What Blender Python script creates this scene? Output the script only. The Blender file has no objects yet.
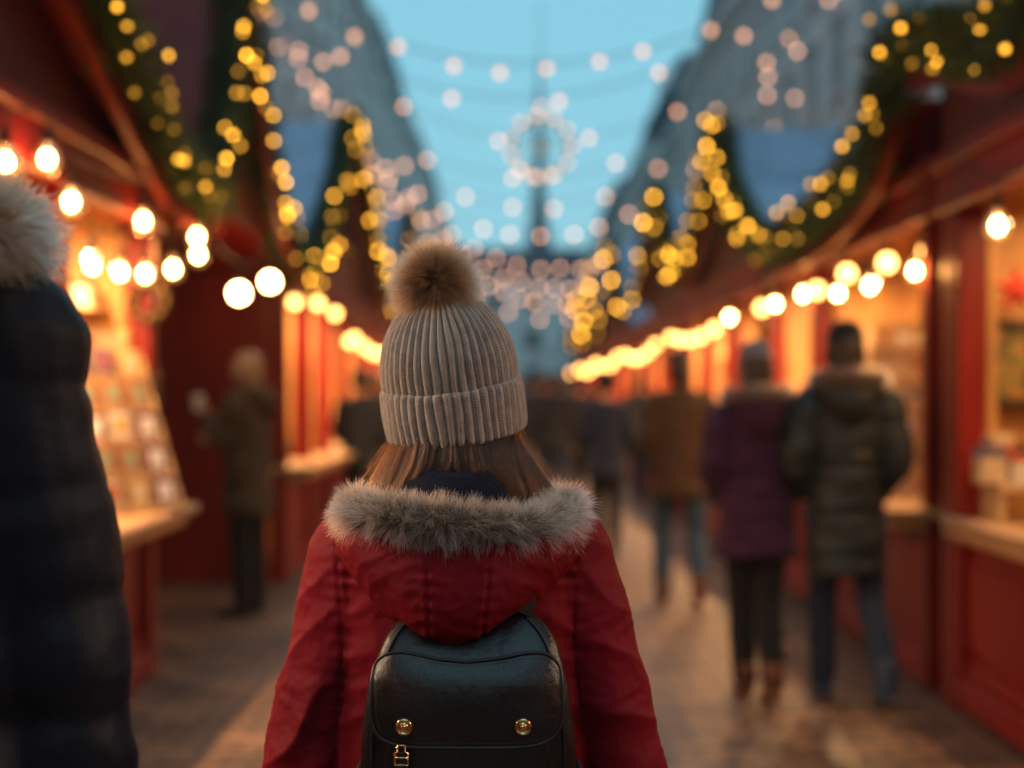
import bpy, math, random
import numpy as np
from mathutils import Vector, Matrix, noise

random.seed(7); rng = np.random.default_rng(7)
sc = bpy.context.scene
COL = sc.collection
PI = math.pi

# ------------------------------------------------------------------ camera
F = 1024 * 50 / 36.0            # focal length in pixels
HY = 392                        # horizon row
CAMZ = 1.5
cam = bpy.data.cameras.new('camera'); cam.lens = 50; cam.sensor_width = 36
cam.clip_start = 0.05; cam.clip_end = 2000
cam.shift_y = 8 / 1024
cam.dof.use_dof = True; cam.dof.focus_distance = 1.99; cam.dof.aperture_fstop = 1.66
cam_o = bpy.data.objects.new('camera', cam); COL.objects.link(cam_o)
cam_o.location = (0, 0, CAMZ); cam_o.rotation_euler = (PI / 2, 0, 0)
sc.camera = cam_o

# ------------------------------------------------------------------ sky
w = bpy.data.worlds.new('World'); sc.world = w; w.use_nodes = True
nt = w.node_tree; nt.nodes.clear()
sky = nt.nodes.new('ShaderNodeTexSky'); sky.sky_type = 'NISHITA'; sky.sun_disc = False
sky.sun_elevation = math.radians(4); sky.sun_rotation = math.radians(170)
mixn = nt.nodes.new('ShaderNodeMix'); mixn.data_type = 'RGBA'; mixn.inputs['Factor'].default_value = 0.80
mixn.inputs['B'].default_value = (1.5, 4.1, 5.3, 1)
bg = nt.nodes.new('ShaderNodeBackground'); bg.inputs['Strength'].default_value = 0.172
out = nt.nodes.new('ShaderNodeOutputWorld')
nt.links.new(sky.outputs[0], mixn.inputs['A']); nt.links.new(mixn.outputs['Result'], bg.inputs['Color'])
nt.links.new(bg.outputs[0], out.inputs['Surface'])
# the glow of the dusk sky overhead: very wide and soft, from above and behind the camera
sun = bpy.data.lights.new('sun', 'SUN'); sun.energy = 0.95; sun.angle = math.radians(130); sun.color = (.82, .92, 1)
sun_o = bpy.data.objects.new('sun', sun); COL.objects.link(sun_o)
sun_o.rotation_euler = (math.radians(16), 0, math.radians(-8))

sc.render.engine = 'CYCLES'
sc.view_settings.view_transform = 'Standard'; sc.view_settings.look = 'None'
sc.view_settings.exposure = 0.0; sc.view_settings.gamma = 1
cy = sc.cycles
cy.use_denoising = True
try: cy.denoiser = 'OPENIMAGEDENOISE'
except Exception: pass
cy.use_adaptive_sampling = False
cy.max_bounces = 6; cy.diffuse_bounces = 3; cy.glossy_bounces = 3; cy.transmission_bounces = 4; cy.transparent_max_bounces = 6
cy.sample_clamp_indirect = 3.0; cy.caustics_reflective = False; cy.caustics_refractive = False
cy.use_light_tree = True
cy.volume_bounces = 1
HAZE = .0006

# ------------------------------------------------------------------ helpers
ORG = {}
def at(px, py, d): return Vector(((px - 512) / F * d, d, CAMZ - (py - HY) / F * d))
def onplane(px, py, xp):
    d = xp * F / (px - 512)
    return Vector((xp, d, CAMZ - (py - HY) / F * d))

def tag(o, label=None, cat=None, group=None, kind=None):
    if label: o['label'] = label
    if cat: o['category'] = cat
    if group: o['group'] = group
    if kind: o['kind'] = kind
    return o
def thing(name, label, cat, loc=(0, 0, 0), rz=0, group=None):
    o = bpy.data.objects.new(name, None); COL.objects.link(o)
    o.location = loc; o.rotation_euler = (0, 0, rz); o.empty_display_size = .1
    ORG[o] = Vector(loc)
    return tag(o, label, cat, group)

def make_mesh(name, V, Fc, mats, smooth=False, midx=None, uv=None):
    me = bpy.data.meshes.new(name)
    me.from_pydata([tuple(v) for v in V], [], [tuple(f) for f in Fc])
    for m in (mats if isinstance(mats, (list, tuple)) else [mats]): me.materials.append(m)
    if smooth: me.polygons.foreach_set('use_smooth', [True] * len(me.polygons))
    if midx is not None: me.polygons.foreach_set('material_index', midx)
    if uv is not None:
        l = me.uv_layers.new(name='UVMap')
        vi = np.empty(len(me.loops), dtype=np.int32); me.loops.foreach_get('vertex_index', vi)
        l.data.foreach_set('uv', np.asarray(uv, dtype=np.float32)[vi].ravel())
    me.update()
    return me
def link(name, me, parent=None, sub=True):
    """world-space mesh data becomes local to its (unrotated) parent"""
    o = bpy.data.objects.new(name, me); COL.objects.link(o)
    if parent is not None:
        o.parent = parent
        off = ORG.get(parent)
        if sub and off is not None and off.length > 0:
            me.transform(Matrix.Translation(-off))
        ORG[o] = Vector(off) if off is not None else Vector((0, 0, 0))
    else:
        ORG[o] = Vector((0, 0, 0))
    return o
def recentre(o):
    """top-level single mesh: put its origin at its base"""
    me = o.data
    co = np.array([v.co[:] for v in me.vertices]); c = Vector(((co[:, 0].min() + co[:, 0].max()) / 2, (co[:, 1].min() + co[:, 1].max()) / 2, co[:, 2].min()))
    me.transform(Matrix.Translation(-c)); o.location = c
    ORG[o] = c.copy()
    return o

class MB:
    def __init__(s): s.V = []; s.F = []; s.M = []
    def add(s, V, Fc, m=0):
        n = len(s.V); s.V += [tuple(v) for v in V]; s.F += [tuple(i + n for i in f) for f in Fc]; s.M += [m] * len(Fc); return s
    def box(s, x0, x1, y0, y1, z0, z1, m=0, bev=0.0):
        if x0 > x1: x0, x1 = x1, x0
        if y0 > y1: y0, y1 = y1, y0
        if z0 > z1: z0, z1 = z1, z0
        b = min(bev, (x1 - x0) * .4, (y1 - y0) * .4, (z1 - z0) * .4)
        if b <= 0:
            V = [(x, y, z) for x in (x0, x1) for y in (y0, y1) for z in (z0, z1)]
            return s.add(V, [(0, 1, 3, 2), (4, 6, 7, 5), (0, 4, 5, 1), (2, 3, 7, 6), (0, 2, 6, 4), (1, 5, 7, 3)], m)
        V = []; idx = {}
        X = (x0, x1); Y = (y0, y1); Z = (z0, z1)
        for i in (0, 1):
            for j in (0, 1):
                for k in (0, 1):
                    sx = b if i == 0 else -b; sy = b if j == 0 else -b; sz = b if k == 0 else -b
                    for a, v in enumerate([(X[i], Y[j] + sy, Z[k] + sz), (X[i] + sx, Y[j], Z[k] + sz), (X[i] + sx, Y[j] + sy, Z[k])]):
                        idx[(i, j, k, a)] = len(V); V.append(v)
        Fc = []
        c4 = [(0, 0), (0, 1), (1, 1), (1, 0)]
        for i in (0, 1): f = [idx[(i, j, k, 0)] for j, k in c4]; Fc.append(f if i == 1 else f[::-1])
        for j in (0, 1): f = [idx[(i, j, k, 1)] for i, k in c4]; Fc.append(f[::-1] if j == 1 else f)
        for k in (0, 1): f = [idx[(i, j, k, 2)] for i, j in c4]; Fc.append(f if k == 0 else f[::-1])
        for i in (0, 1):
            for j in (0, 1): Fc.append([idx[(i, j, 0, 0)], idx[(i, j, 1, 0)], idx[(i, j, 1, 1)], idx[(i, j, 0, 1)]])
        for i in (0, 1):
            for k in (0, 1): Fc.append([idx[(i, 0, k, 0)], idx[(i, 1, k, 0)], idx[(i, 1, k, 2)], idx[(i, 0, k, 2)]])
        for j in (0, 1):
            for k in (0, 1): Fc.append([idx[(0, j, k, 1)], idx[(1, j, k, 1)], idx[(1, j, k, 2)], idx[(0, j, k, 2)]])
        for i in (0, 1):
            for j in (0, 1):
                for k in (0, 1): Fc.append([idx[(i, j, k, 0)], idx[(i, j, k, 1)], idx[(i, j, k, 2)]])
        return s.add(V, Fc, m)
    def tube(s, pts, r, n=8, m=0, close=False):
        V, Fc = tube(pts, r, n, res=0, closed=close); return s.add(V, Fc, m)
    def sphere(s, c, r, n=10, m=0, sc3=(1, 1, 1)):
        V, Fc = sphere(c, r, n, sc3); return s.add(V, Fc, m)
    def lathe(s, c, prof, n=16, m=0):
        V = []; Fc = []
        for (r, z) in prof:
            for i in range(n): a = 2 * PI * i / n; V.append((c[0] + r * math.cos(a), c[1] + r * math.sin(a), c[2] + z))
        for j in range(len(prof) - 1):
            for i in range(n): a = j * n + i; b = j * n + (i + 1) % n; Fc.append((a, b, b + n, a + n))
        return s.add(V, Fc, m)
    def prism(s, poly, axis, a0, a1, m=0):
        """poly of 2D points extruded along axis ('x','y','z')"""
        def mk(p, a): return {'x': (a, p[0], p[1]), 'y': (p[0], a, p[1]), 'z': (p[0], p[1], a)}[axis]
        n = len(poly); V = [mk(p, a0) for p in poly] + [mk(p, a1) for p in poly]
        Fc = [tuple(range(n)), tuple(range(2 * n - 1, n - 1, -1))] + [(i, (i + 1) % n, (i + 1) % n + n, i + n) for i in range(n)]
        return s.add(V, Fc, m)
    def xf(s, M):
        s.V = [tuple(M @ Vector(v)) for v in s.V]; return s
    def build(s, name, mats, parent=None, smooth=False):
        me = make_mesh(name, s.V, s.F, mats, smooth, s.M)
        import bmesh
        bm = bmesh.new(); bm.from_mesh(me); bmesh.ops.recalc_face_normals(bm, faces=bm.faces); bm.to_mesh(me); bm.free()
        return link(name, me, parent)

def catmull(pts, rad, res):
    P = [np.array(p, float) for p in pts]; R = [np.atleast_1d(np.array(r, float)) for r in rad]
    if res <= 1: return P, R
    o = []; q = []
    for i in range(len(P) - 1):
        p0 = P[max(i - 1, 0)]; p1 = P[i]; p2 = P[i + 1]; p3 = P[min(i + 2, len(P) - 1)]
        r0 = R[max(i - 1, 0)]; r1 = R[i]; r2 = R[i + 1]; r3 = R[min(i + 2, len(P) - 1)]
        for k in range(res):
            t = k / res
            f = lambda a, b, c, d: .5 * ((2 * b) + (-a + c) * t + (2 * a - 5 * b + 4 * c - d) * t * t + (-a + 3 * b - 3 * c + d) * t ** 3)
            o.append(f(p0, p1, p2, p3)); q.append(f(r0, r1, r2, r3))
    o.append(P[-1]); q.append(R[-1])
    return o, q
def tube(pts, r, n=12, res=4, closed=False, up=(0, 1, 0)):
    if np.isscalar(r) or (isinstance(r, tuple) and len(r) == 2 and len(pts) != 2): r = [r] * len(pts)
    P, R = catmull(pts, r, res)
    V = []; Fc = []; N = len(P)
    prev = None
    for i in range(N):
        if closed: t = P[(i + 1) % N] - P[i - 1]
        else: t = P[min(i + 1, N - 1)] - P[max(i - 1, 0)]
        t = t / (np.linalg.norm(t) + 1e-9)
        if prev is None:
            u = np.array(up, float)
            if abs(np.dot(u, t)) > .95: u = np.array((1., 0, 0))
        else: u = prev
        u = u - t * np.dot(u, t); u /= np.linalg.norm(u) + 1e-9; prev = u
        v = np.cross(t, u)
        ru = R[i][0]; rv = R[i][-1]
        for k in range(n):
            a = 2 * PI * k / n; V.append(tuple(P[i] + u * ru * math.cos(a) + v * rv * math.sin(a)))
    for i in range(N - (0 if closed else 1)):
        j = (i + 1) % N
        for k in range(n): Fc.append((i * n + k, i * n + (k + 1) % n, j * n + (k + 1) % n, j * n + k))
    if not closed:
        c = len(V); V.append(tuple(P[0])); V.append(tuple(P[-1]))
        for k in range(n):
            Fc.append((c, (k + 1) % n, k)); Fc.append((c + 1, (N - 1) * n + k, (N - 1) * n + (k + 1) % n))
    return V, Fc
def sphere(c, r, n=10, s3=(1, 1, 1)):
    V = [(c[0], c[1], c[2] + r * s3[2])]; Fc = []; m = 2 * n
    for i in range(1, n):
        a = PI * i / n
        for j in range(m):
            b = 2 * PI * j / m
            V.append((c[0] + r * s3[0] * math.sin(a) * math.cos(b), c[1] + r * s3[1] * math.sin(a) * math.sin(b), c[2] + r * s3[2] * math.cos(a)))
    V.append((c[0], c[1], c[2] - r * s3[2]))
    for j in range(m):
        Fc.append((0, 1 + j, 1 + (j + 1) % m)); Fc.append((len(V) - 1, 1 + (n - 2) * m + (j + 1) % m, 1 + (n - 2) * m + j))
    for i in range(n - 2):
        for j in range(m):
            a = 1 + i * m + j; b = 1 + i * m + (j + 1) % m; Fc.append((a, a + m, b + m, b))
    return V, Fc
def loft(secs, n=40, p=2.0, cap=True):
    """secs: (z, cx, cy, rx, ry) closed horizontal sections from top to bottom"""
    V = []; Fc = []
    for (z, cx, cyy, rx, ry) in secs:
        for k in range(n):
            a = 2 * PI * k / n; c, s_ = math.cos(a), math.sin(a)
            V.append((cx + rx * math.copysign(abs(c) ** (2 / p), c), cyy + ry * math.copysign(abs(s_) ** (2 / p), s_), z))
    for i in range(len(secs) - 1):
        for k in range(n): Fc.append((i * n + k, (i + 1) * n + k, (i + 1) * n + (k + 1) % n, i * n + (k + 1) % n))
    if cap:
        c = len(V)
        V.append((secs[0][1], secs[0][2], secs[0][0])); V.append((secs[-1][1], secs[-1][2], secs[-1][0]))
        m = (len(secs) - 1) * n
        for k in range(n): Fc.append((c, k, (k + 1) % n)); Fc.append((c + 1, m + (k + 1) % n, m + k))
    return V, Fc
def loft_s(secs, res=4, **k):
    P, _ = catmull([s_ for s_ in secs], [1] * len(secs), res)
    return loft([tuple(p) for p in P], **k)

def remesh(pieces, voxel, smooth_it=2, name='m'):
    """union of closed pieces as ONE continuous surface"""
    mb = MB()
    for V, Fc in pieces: mb.add(V, Fc)
    me = bpy.data.meshes.new('tmp'); me.from_pydata(mb.V, [], mb.F); me.update()
    import bmesh
    bm = bmesh.new(); bm.from_mesh(me); bmesh.ops.recalc_face_normals(bm, faces=bm.faces); bm.to_mesh(me); bm.free()
    o = bpy.data.objects.new('tmp', me); COL.objects.link(o)
    m = o.modifiers.new('r', 'REMESH'); m.mode = 'VOXEL'; m.voxel_size = voxel; m.use_smooth_shade = True
    if smooth_it:
        s_ = o.modifiers.new('s', 'SMOOTH'); s_.factor = .5; s_.iterations = smooth_it
    dg = bpy.context.evaluated_depsgraph_get(); dg.update()
    new = bpy.data.meshes.new_from_object(o.evaluated_get(dg)); new.name = name
    bpy.data.objects.remove(o); bpy.data.meshes.remove(me)
    new.polygons.foreach_set('use_smooth', [True] * len(new.polygons))
    return new
def displace(me, fn):
    n = len(me.vertices)
    co = np.empty(n * 3); me.vertices.foreach_get('co', co); co = co.reshape(-1, 3)
    no = np.empty(n * 3); me.vertices.foreach_get('normal', no); no = no.reshape(-1, 3)
    d = fn(co, no)
    co = co + (no * d[:, None] if d.ndim == 1 else d)
    me.vertices.foreach_set('co', co.ravel()); me.update()
def nz(co, s=(1, 1, 1), off=0.0):
    return np.array([noise.noise((c[0] * s[0] + off, c[1] * s[1] + off * 1.7, c[2] * s[2] - off)) for c in co])
def setmat(me, m):
    me.materials.clear(); me.materials.append(m); return me

# ------------------------------------------------------------------ materials
MATS = {}
def mat(name, col, rough=.6, metal=0, var=.0, vscale=6, bump=0, bscale=60, spec=.5, coat=0, sheen=0, stretch=(1, 1, 1), detail=4):
    if name in MATS: return MATS[name]
    m = bpy.data.materials.new(name); m.use_nodes = True; N = m.node_tree.nodes; L = m.node_tree.links
    b = N['Principled BSDF']
    b.inputs['Base Color'].default_value = (*col, 1); b.inputs['Roughness'].default_value = rough; b.inputs['Metallic'].default_value = metal
    b.inputs['Specular IOR Level'].default_value = spec
    if coat: b.inputs['Coat Weight'].default_value = coat; b.inputs['Coat Roughness'].default_value = .2
    if sheen: b.inputs['Sheen Weight'].default_value = sheen; b.inputs['Sheen Roughness'].default_value = .5
    tc = N.new('ShaderNodeTexCoord'); mp = N.new('ShaderNodeMapping'); L.new(tc.outputs['Object'], mp.inputs['Vector']); mp.inputs['Scale'].default_value = stretch
    if var:
        t = N.new('ShaderNodeTexNoise'); t.inputs['Scale'].default_value = vscale; t.inputs['Detail'].default_value = 6
        L.new(mp.outputs[0], t.inputs['Vector'])
        r = N.new('ShaderNodeValToRGB'); L.new(t.outputs['Fac'], r.inputs['Fac'])
        r.color_ramp.elements[0].position = .3; r.color_ramp.elements[1].position = .7
        r.color_ramp.elements[0].color = (*[max(0, c * (1 - var)) for c in col], 1)
        r.color_ramp.elements[1].color = (*[min(1, c * (1 + var)) for c in col], 1)
        L.new(r.outputs['Color'], b.inputs['Base Color'])
        mr = N.new('ShaderNodeMapRange'); L.new(t.outputs['Fac'], mr.inputs['Value'])
        mr.inputs['To Min'].default_value = max(0, rough - .12); mr.inputs['To Max'].default_value = min(1, rough + .12)
        L.new(mr.outputs[0], b.inputs['Roughness'])
    if bump:
        t = N.new('ShaderNodeTexNoise'); t.inputs['Scale'].default_value = bscale; t.inputs['Detail'].default_value = detail
        L.new(mp.outputs[0], t.inputs['Vector'])
        bp = N.new('ShaderNodeBump'); bp.inputs['Strength'].default_value = bump; bp.inputs['Distance'].default_value = .01
        L.new(t.outputs['Fac'], bp.inputs['Height']); L.new(bp.outputs[0], b.inputs['Normal'])
    MATS[name] = m; return m
def emit(name, col, strength, sample=True):
    if name in MATS: return MATS[name]
    m = bpy.data.materials.new(name); m.use_nodes = True; N = m.node_tree.nodes; L = m.node_tree.links
    N.clear(); e = N.new('ShaderNodeEmission'); e.inputs['Color'].default_value = (*col, 1); e.inputs['Strength'].default_value = strength
    o = N.new('ShaderNodeOutputMaterial'); L.new(e.outputs[0], o.inputs['Surface'])
    m.cycles.emission_sampling = 'FRONT' if sample else 'NONE'
    MATS[name] = m; return m
def hairmat(name, root, tip, mid=None, rough=.35, rand=.25):
    m = bpy.data.materials.new(name); m.use_nodes = True; N = m.node_tree.nodes; L = m.node_tree.links
    N.clear(); h = N.new('ShaderNodeBsdfHairPrincipled'); o = N.new('ShaderNodeOutputMaterial')
    hi = N.new('ShaderNodeHairInfo'); r = N.new('ShaderNodeValToRGB')
    L.new(hi.outputs['Intercept'], r.inputs['Fac']); r.color_ramp.elements[0].color = (*root, 1); r.color_ramp.elements[1].color = (*tip, 1)
    if mid:
        e = r.color_ramp.elements.new(.45); e.color = (*mid, 1)
    hs = N.new('ShaderNodeHueSaturation'); mr = N.new('ShaderNodeMapRange')
    mr.inputs['To Min'].default_value = 1 - rand; mr.inputs['To Max'].default_value = 1 + rand
    L.new(hi.outputs['Random'], mr.inputs['Value']); L.new(mr.outputs[0], hs.inputs['Value']); L.new(r.outputs['Color'], hs.inputs['Color'])
    L.new(hs.outputs['Color'], h.inputs['Color']); h.parametrization = 'COLOR'
    h.inputs['Roughness'].default_value = rough
    L.new(h.outputs[0], o.inputs['Surface'])
    return m

RED = mat('red_paint', (.20, .010, .006), .42, spec=.3, var=.3, vscale=3, bump=.25, bscale=30, stretch=(1, 1, .3))
RED_D = mat('dark_red_paint', (.10, .007, .005), .5, var=.3, vscale=4, bump=.25, bscale=30)
WOOD = mat('warm_wood', (.56, .29, .10), .55, var=.35, vscale=8, bump=.3, bscale=40, stretch=(1, 1, .2))
WOOD_L = mat('pale_wood', (.62, .42, .22), .5, var=.2, vscale=8, bump=.2, bscale=40)
BOARD = mat('counter_wood', (.55, .33, .16), .4, var=.25, vscale=8, bump=.2, bscale=30, stretch=(1, .2, 1))
SLATE = mat('blue_slate', (.24, .35, .52), .5, var=.18, vscale=2.5, bump=.3, bscale=18)
STONE = mat('facade_stone', (.80, .79, .75), .85, var=.22, vscale=.6, bump=.4, bscale=6)
STONE_B = mat('facade_stone_grey', (.74, .76, .76), .85, var=.22, vscale=.6, bump=.4, bscale=6)
TRIM = mat('stone_trim', (.68, .68, .66), .8, var=.1, vscale=2)
DGLASS = mat('dark_window_glass', (.035, .045, .055), .12, spec=.6)
ROOFM = mat('mansard_slate', (.022, .032, .045), .85, var=.3, vscale=1.5, bump=.3, bscale=10)
BLACK = mat('black_rubber', (.02, .02, .02), .5)
BRASS = mat('gold_metal', (.75, .52, .24), .22, metal=1)
GREEN = mat('fir_needles', (.055, .12, .04), .6, var=.5, vscale=12)
GREEN2 = mat('fir_core', (.012, .028, .012), .8)

def paver_mat():
    m = bpy.data.materials.new('brick_paving'); m.use_nodes = True; N = m.node_tree.nodes; L = m.node_tree.links
    b = N['Principled BSDF']; tc = N.new('ShaderNodeTexCoord'); mp = N.new('ShaderNodeMapping'); L.new(tc.outputs['Object'], mp.inputs['Vector'])
    br = N.new('ShaderNodeTexBrick'); L.new(mp.outputs[0], br.inputs['Vector'])
    br.inputs['Color1'].default_value = (.27, .15, .085, 1); br.inputs['Color2'].default_value = (.10, .062, .045, 1); br.inputs['Mortar'].default_value = (.018, .015, .013, 1)
    br.inputs['Scale'].default_value = 1; br.inputs['Mortar Size'].default_value = .014; br.inputs['Mortar Smooth'].default_value = .4
    br.inputs['Brick Width'].default_value = .26; br.inputs['Row Height'].default_value = .13
    n1 = N.new('ShaderNodeTexNoise'); n1.inputs['Scale'].default_value = 1.3; n1.inputs['Detail'].default_value = 6; L.new(tc.outputs['Object'], n1.inputs['Vector'])
    mx = N.new('ShaderNodeMix'); mx.data_type = 'RGBA'; mx.blend_type = 'MULTIPLY'; mx.inputs['Factor'].default_value = .7
    cr = N.new('ShaderNodeValToRGB'); cr.color_ramp.elements[0].color = (.55, .55, .58, 1); cr.color_ramp.elements[1].color = (1.25, 1.2, 1.15, 1)
    cr.color_ramp.elements[0].position = .35; cr.color_ramp.elements[1].position = .65
    L.new(n1.outputs['Fac'], cr.inputs['Fac']); L.new(br.outputs['Color'], mx.inputs['A']); L.new(cr.outputs['Color'], mx.inputs['B'])
    L.new(mx.outputs['Result'], b.inputs['Base Color'])
    mr = N.new('ShaderNodeMapRange'); mr.inputs['To Min'].default_value = .36; mr.inputs['To Max'].default_value = .62; L.new(n1.outputs['Fac'], mr.inputs['Value'])
    L.new(mr.outputs[0], b.inputs['Roughness'])
    bp = N.new('ShaderNodeBump'); bp.inputs['Strength'].default_value = .6; bp.inputs['Distance'].default_value = .006; bp.invert = True
    L.new(br.outputs['Fac'], bp.inputs['Height'])
    n2 = N.new('ShaderNodeTexNoise'); n2.inputs['Scale'].default_value = 35; L.new(tc.outputs['Object'], n2.inputs['Vector'])
    bp2 = N.new('ShaderNodeBump'); bp2.inputs['Strength'].default_value = .3; bp2.inputs['Distance'].default_value = .01
    L.new(n2.outputs['Fac'], bp2.inputs['Height']); L.new(bp.outputs[0], bp2.inputs['Normal']); L.new(bp2.outputs[0], b.inputs['Normal'])
    return m
# ------------------------------------------------------------------ ground
g = MB(); g.add([(-400, -200, 0), (400, -200, 0), (400, 700, 0), (-400, 700, 0)], [(0, 1, 2, 3)])
tag(g.build('street_paving', paver_mat()), kind='structure')

# ------------------------------------------------------------------ thin evening haze
hz = MB(); hz.box(-34, 34, -50, 195, -1, 50)
hm = bpy.data.materials.new('haze'); hm.use_nodes = True; hn = hm.node_tree; hn.nodes.clear()
pv = hn.nodes.new('ShaderNodeVolumePrincipled'); pv.inputs['Color'].default_value = (.85, .93, 1, 1); pv.inputs['Density'].default_value = HAZE; pv.inputs['Anisotropy'].default_value = .2
ho_ = hn.nodes.new('ShaderNodeOutputMaterial'); hn.links.new(pv.outputs[0], ho_.inputs['Volume'])
tag(hz.build('haze', hm), kind='stuff')
# ------------------------------------------------------------------ buildings
win_cache = {}
def window_meshes(wd, ht):
    k = (round(wd, 2), round(ht, 2))
    if k in win_cache: return win_cache[k]
    f = MB()   # facing +x, origin bottom centre
    f.box(0, .10, -wd / 2 - .12, -wd / 2, 0, ht); f.box(0, .10, wd / 2, wd / 2 + .12, 0, ht); f.box(0, .14, -wd / 2 - .2, wd / 2 + .2, ht, ht + .2); f.box(0, .2, -wd / 2 - .2, wd / 2 + .2, -.12, 0)
    f.box(0.022, .05, -.03, .03, 0, ht); f.box(0.022, .05, -wd / 2, -.03, ht * .65, ht * .65 + .05); f.box(0.022, .05, .03, wd / 2, ht * .65, ht * .65 + .05)
    p = MB(); p.box(0.002, .02, -wd / 2, wd / 2, 0, ht)
    a = make_mesh('window', f.V, f.F, TRIM); b = make_mesh('pane', p.V, p.F, DGLASS)
    win_cache[k] = (a, b); return a, b
def building(side, xf, y0, y1, hc, hr, storeys, bays, wall, label, dormers=True, chim=()):
    t = thing('town_house', label, 'building', (side * xf, (y0 + y1) / 2, 0), 0, 'tall buildings lining the ' + ('left' if side < 0 else 'right') + ' side of the street')
    X = lambda v: side * (xf + v)    # v = distance behind the facade
    m = MB(); m.box(X(0), X(9), y0 + .004, y1 - .004, 0, hc); m.build('wall', wall, t)
    m = MB(); m.box(X(-.45), X(-.002), y0 + .01, y1 - .01, hc - .5, hc - .1); m.box(X(-.25), X(-.002), y0 + .01, y1 - .01, hc - .9, hc - .5); m.build('cornice', TRIM, t)
    m = MB(); m.box(X(-.18), X(-.002), y0 + .01, y1 - .01, 4.4, 4.7); m.build('string_course', TRIM, t)
    m = MB(); m.prism([(X(0.1), hc + .002), (X(1.4), hr), (X(8.5), hr), (X(9), hc + .002)], 'y', y0 + .02, y1 - .02); rf = m.build('roof', ROOFM, t)
    for cyy in chim:
        c = MB(); c.box(X(2), X(3), cyy - .9, cyy + .9, hr - .5, hr + 2.2)
        for q in (-.6, 0, .6): c.lathe((X(2.5), cyy + q, hr + 2.2), [(0.001, 0), (.16, 0), (.13, .6), (.001, .6)], 10)
        c.build('chimney', STONE_B, rf)
    bw = (y1 - y0) / bays
    fl = (hc - 5.6) / storeys
    a, b = window_meshes(bw * .5, fl * .58)
    for i in range(bays):
        yc = y0 + bw * (i + .5)
        # pilaster strips between bays
        for s in range(storeys):
            wo = bpy.data.objects.new('window', a); COL.objects.link(wo); wo.parent = t
            wo.location = (-side * .004, yc - (y0 + y1) / 2, 5.1 + s * fl + .3); wo.rotation_euler = (0, 0, 0 if side < 0 else PI)
            po = bpy.data.objects.new('pane', b); COL.objects.link(po); po.parent = wo
        if dormers:
            d = MB(); d.box(X(.5), X(1.5), yc - .5, yc + .5, hc + .5, hc + 1.8); d.prism([(yc - .6, hc + 1.8), (yc + .6, hc + 1.8), (yc, hc + 2.2)], 'x', X(.4), X(1.6)); d.build('dormer', ROOFM, rf)
    m = MB()
    for i in range(bays + 1):
        yy = min(max(y0 + bw * i, y0 + .25), y1 - .25); m.box(X(-.2), X(-.002), yy - .26, yy + .26, 4.71, hc - .91)
    m.build('pilaster', TRIM, t)
LB = [(-16, 0, 17, 23.5, 4, 5), (0, 16, 17.8, 24, 4, 5), (16, 31, 17.2, 23.6, 4, 5), (31, 48, 17.6, 24.2, 4, 5), (48, 66, 17.4, 24.6, 4, 5), (66, 82, 16.8, 22.6, 4, 5), (82, 98, 17.4, 23.4, 4, 5), (98, 118, 16.9, 22.8, 4, 5), (118, 146, 17.2, 23.2, 4, 6)]  # first house is unseen behind the camera, added to shade the ambient light
LN = ['beside the camera, unseen, added to shade the street', 'behind the nearest left stall', 'above the blue stall roof on the left', 'in the middle of the left row, wide cornice', 'just past the widest one of the left row', 'with the tallest dark roof of the left row', 'far down the left row, lower roof', 'second to last of the left row', 'last of the left row, at the street end']
for i, (a_, b_, hc, hr, s_, n_) in enumerate(LB):
    building(-1, 6.3, a_, b_, hc, hr, s_, n_, STONE if i % 2 else STONE_B, 'pale stone town house on the left ' + LN[i], chim=(b_ - 2,) if i % 2 == 0 else ())
RB = [(-16, 0, 14, 19.6, 3, 5), (0, 15, 14.8, 20.4, 3, 5), (15, 31, 14.5, 20.2, 3, 5), (31, 46, 14.6, 20.6, 3, 5), (46, 62, 14.9, 20.8, 3, 5), (62, 76, 13.6, 18.4, 3, 4), (76, 96, 14.8, 19.6, 3, 6), (96, 120, 14, 18.6, 3, 6), (120, 146, 14.6, 19.6, 3, 6)]  # first house again unseen, put behind the camera to shade the street
RN = ['beside the camera, unseen, added to shade the street', 'behind the nearest right stall', 'above the wide blue stall roof on the right', 'in the middle of the right row', 'with tall chimney, halfway down the row', 'narrowest of the right row', 'far down the right row with chimney stack', 'second to last of the right row', 'last of the right row, at the street end']
for i, (a_, b_, hc, hr, s_, n_) in enumerate(RB):
    building(1, 7.6, a_, b_, hc, hr, s_, n_, STONE_B if i % 2 else STONE, 'pale stone town house on the right ' + RN[i], chim=(b_ - 3,) if i % 2 == 0 else ())
building(-1, 6.3, -34, -16, 16, 20, 4, 5, STONE, 'pale stone town house on the left, unseen, added behind the camera to shut off the sky')  # unseen row extension, added to shut off the sky behind the camera
building(1, 7.6, -34, -16, 14, 17, 3, 5, STONE_B, 'pale stone town house on the right, unseen, added behind the camera to shut off the sky')  # same unseen extension on the right, added to cut sky fill
t = thing('end_building', 'long building added unseen behind the camera to block low sky light', 'building', (0, -39, 0))  # unseen, added to block low sky light from behind the camera
m = MB(); m.box(-30, 30, -46, -34.2, 0, 17); m.build('wall', STONE_B, t)
m = MB(); m.prism([(-46.5, 17), (-43, 21), (-37, 21), (-33.8, 17)], 'x', -30.5, 30.5); m.build('roof', ROOFM, t)
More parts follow.
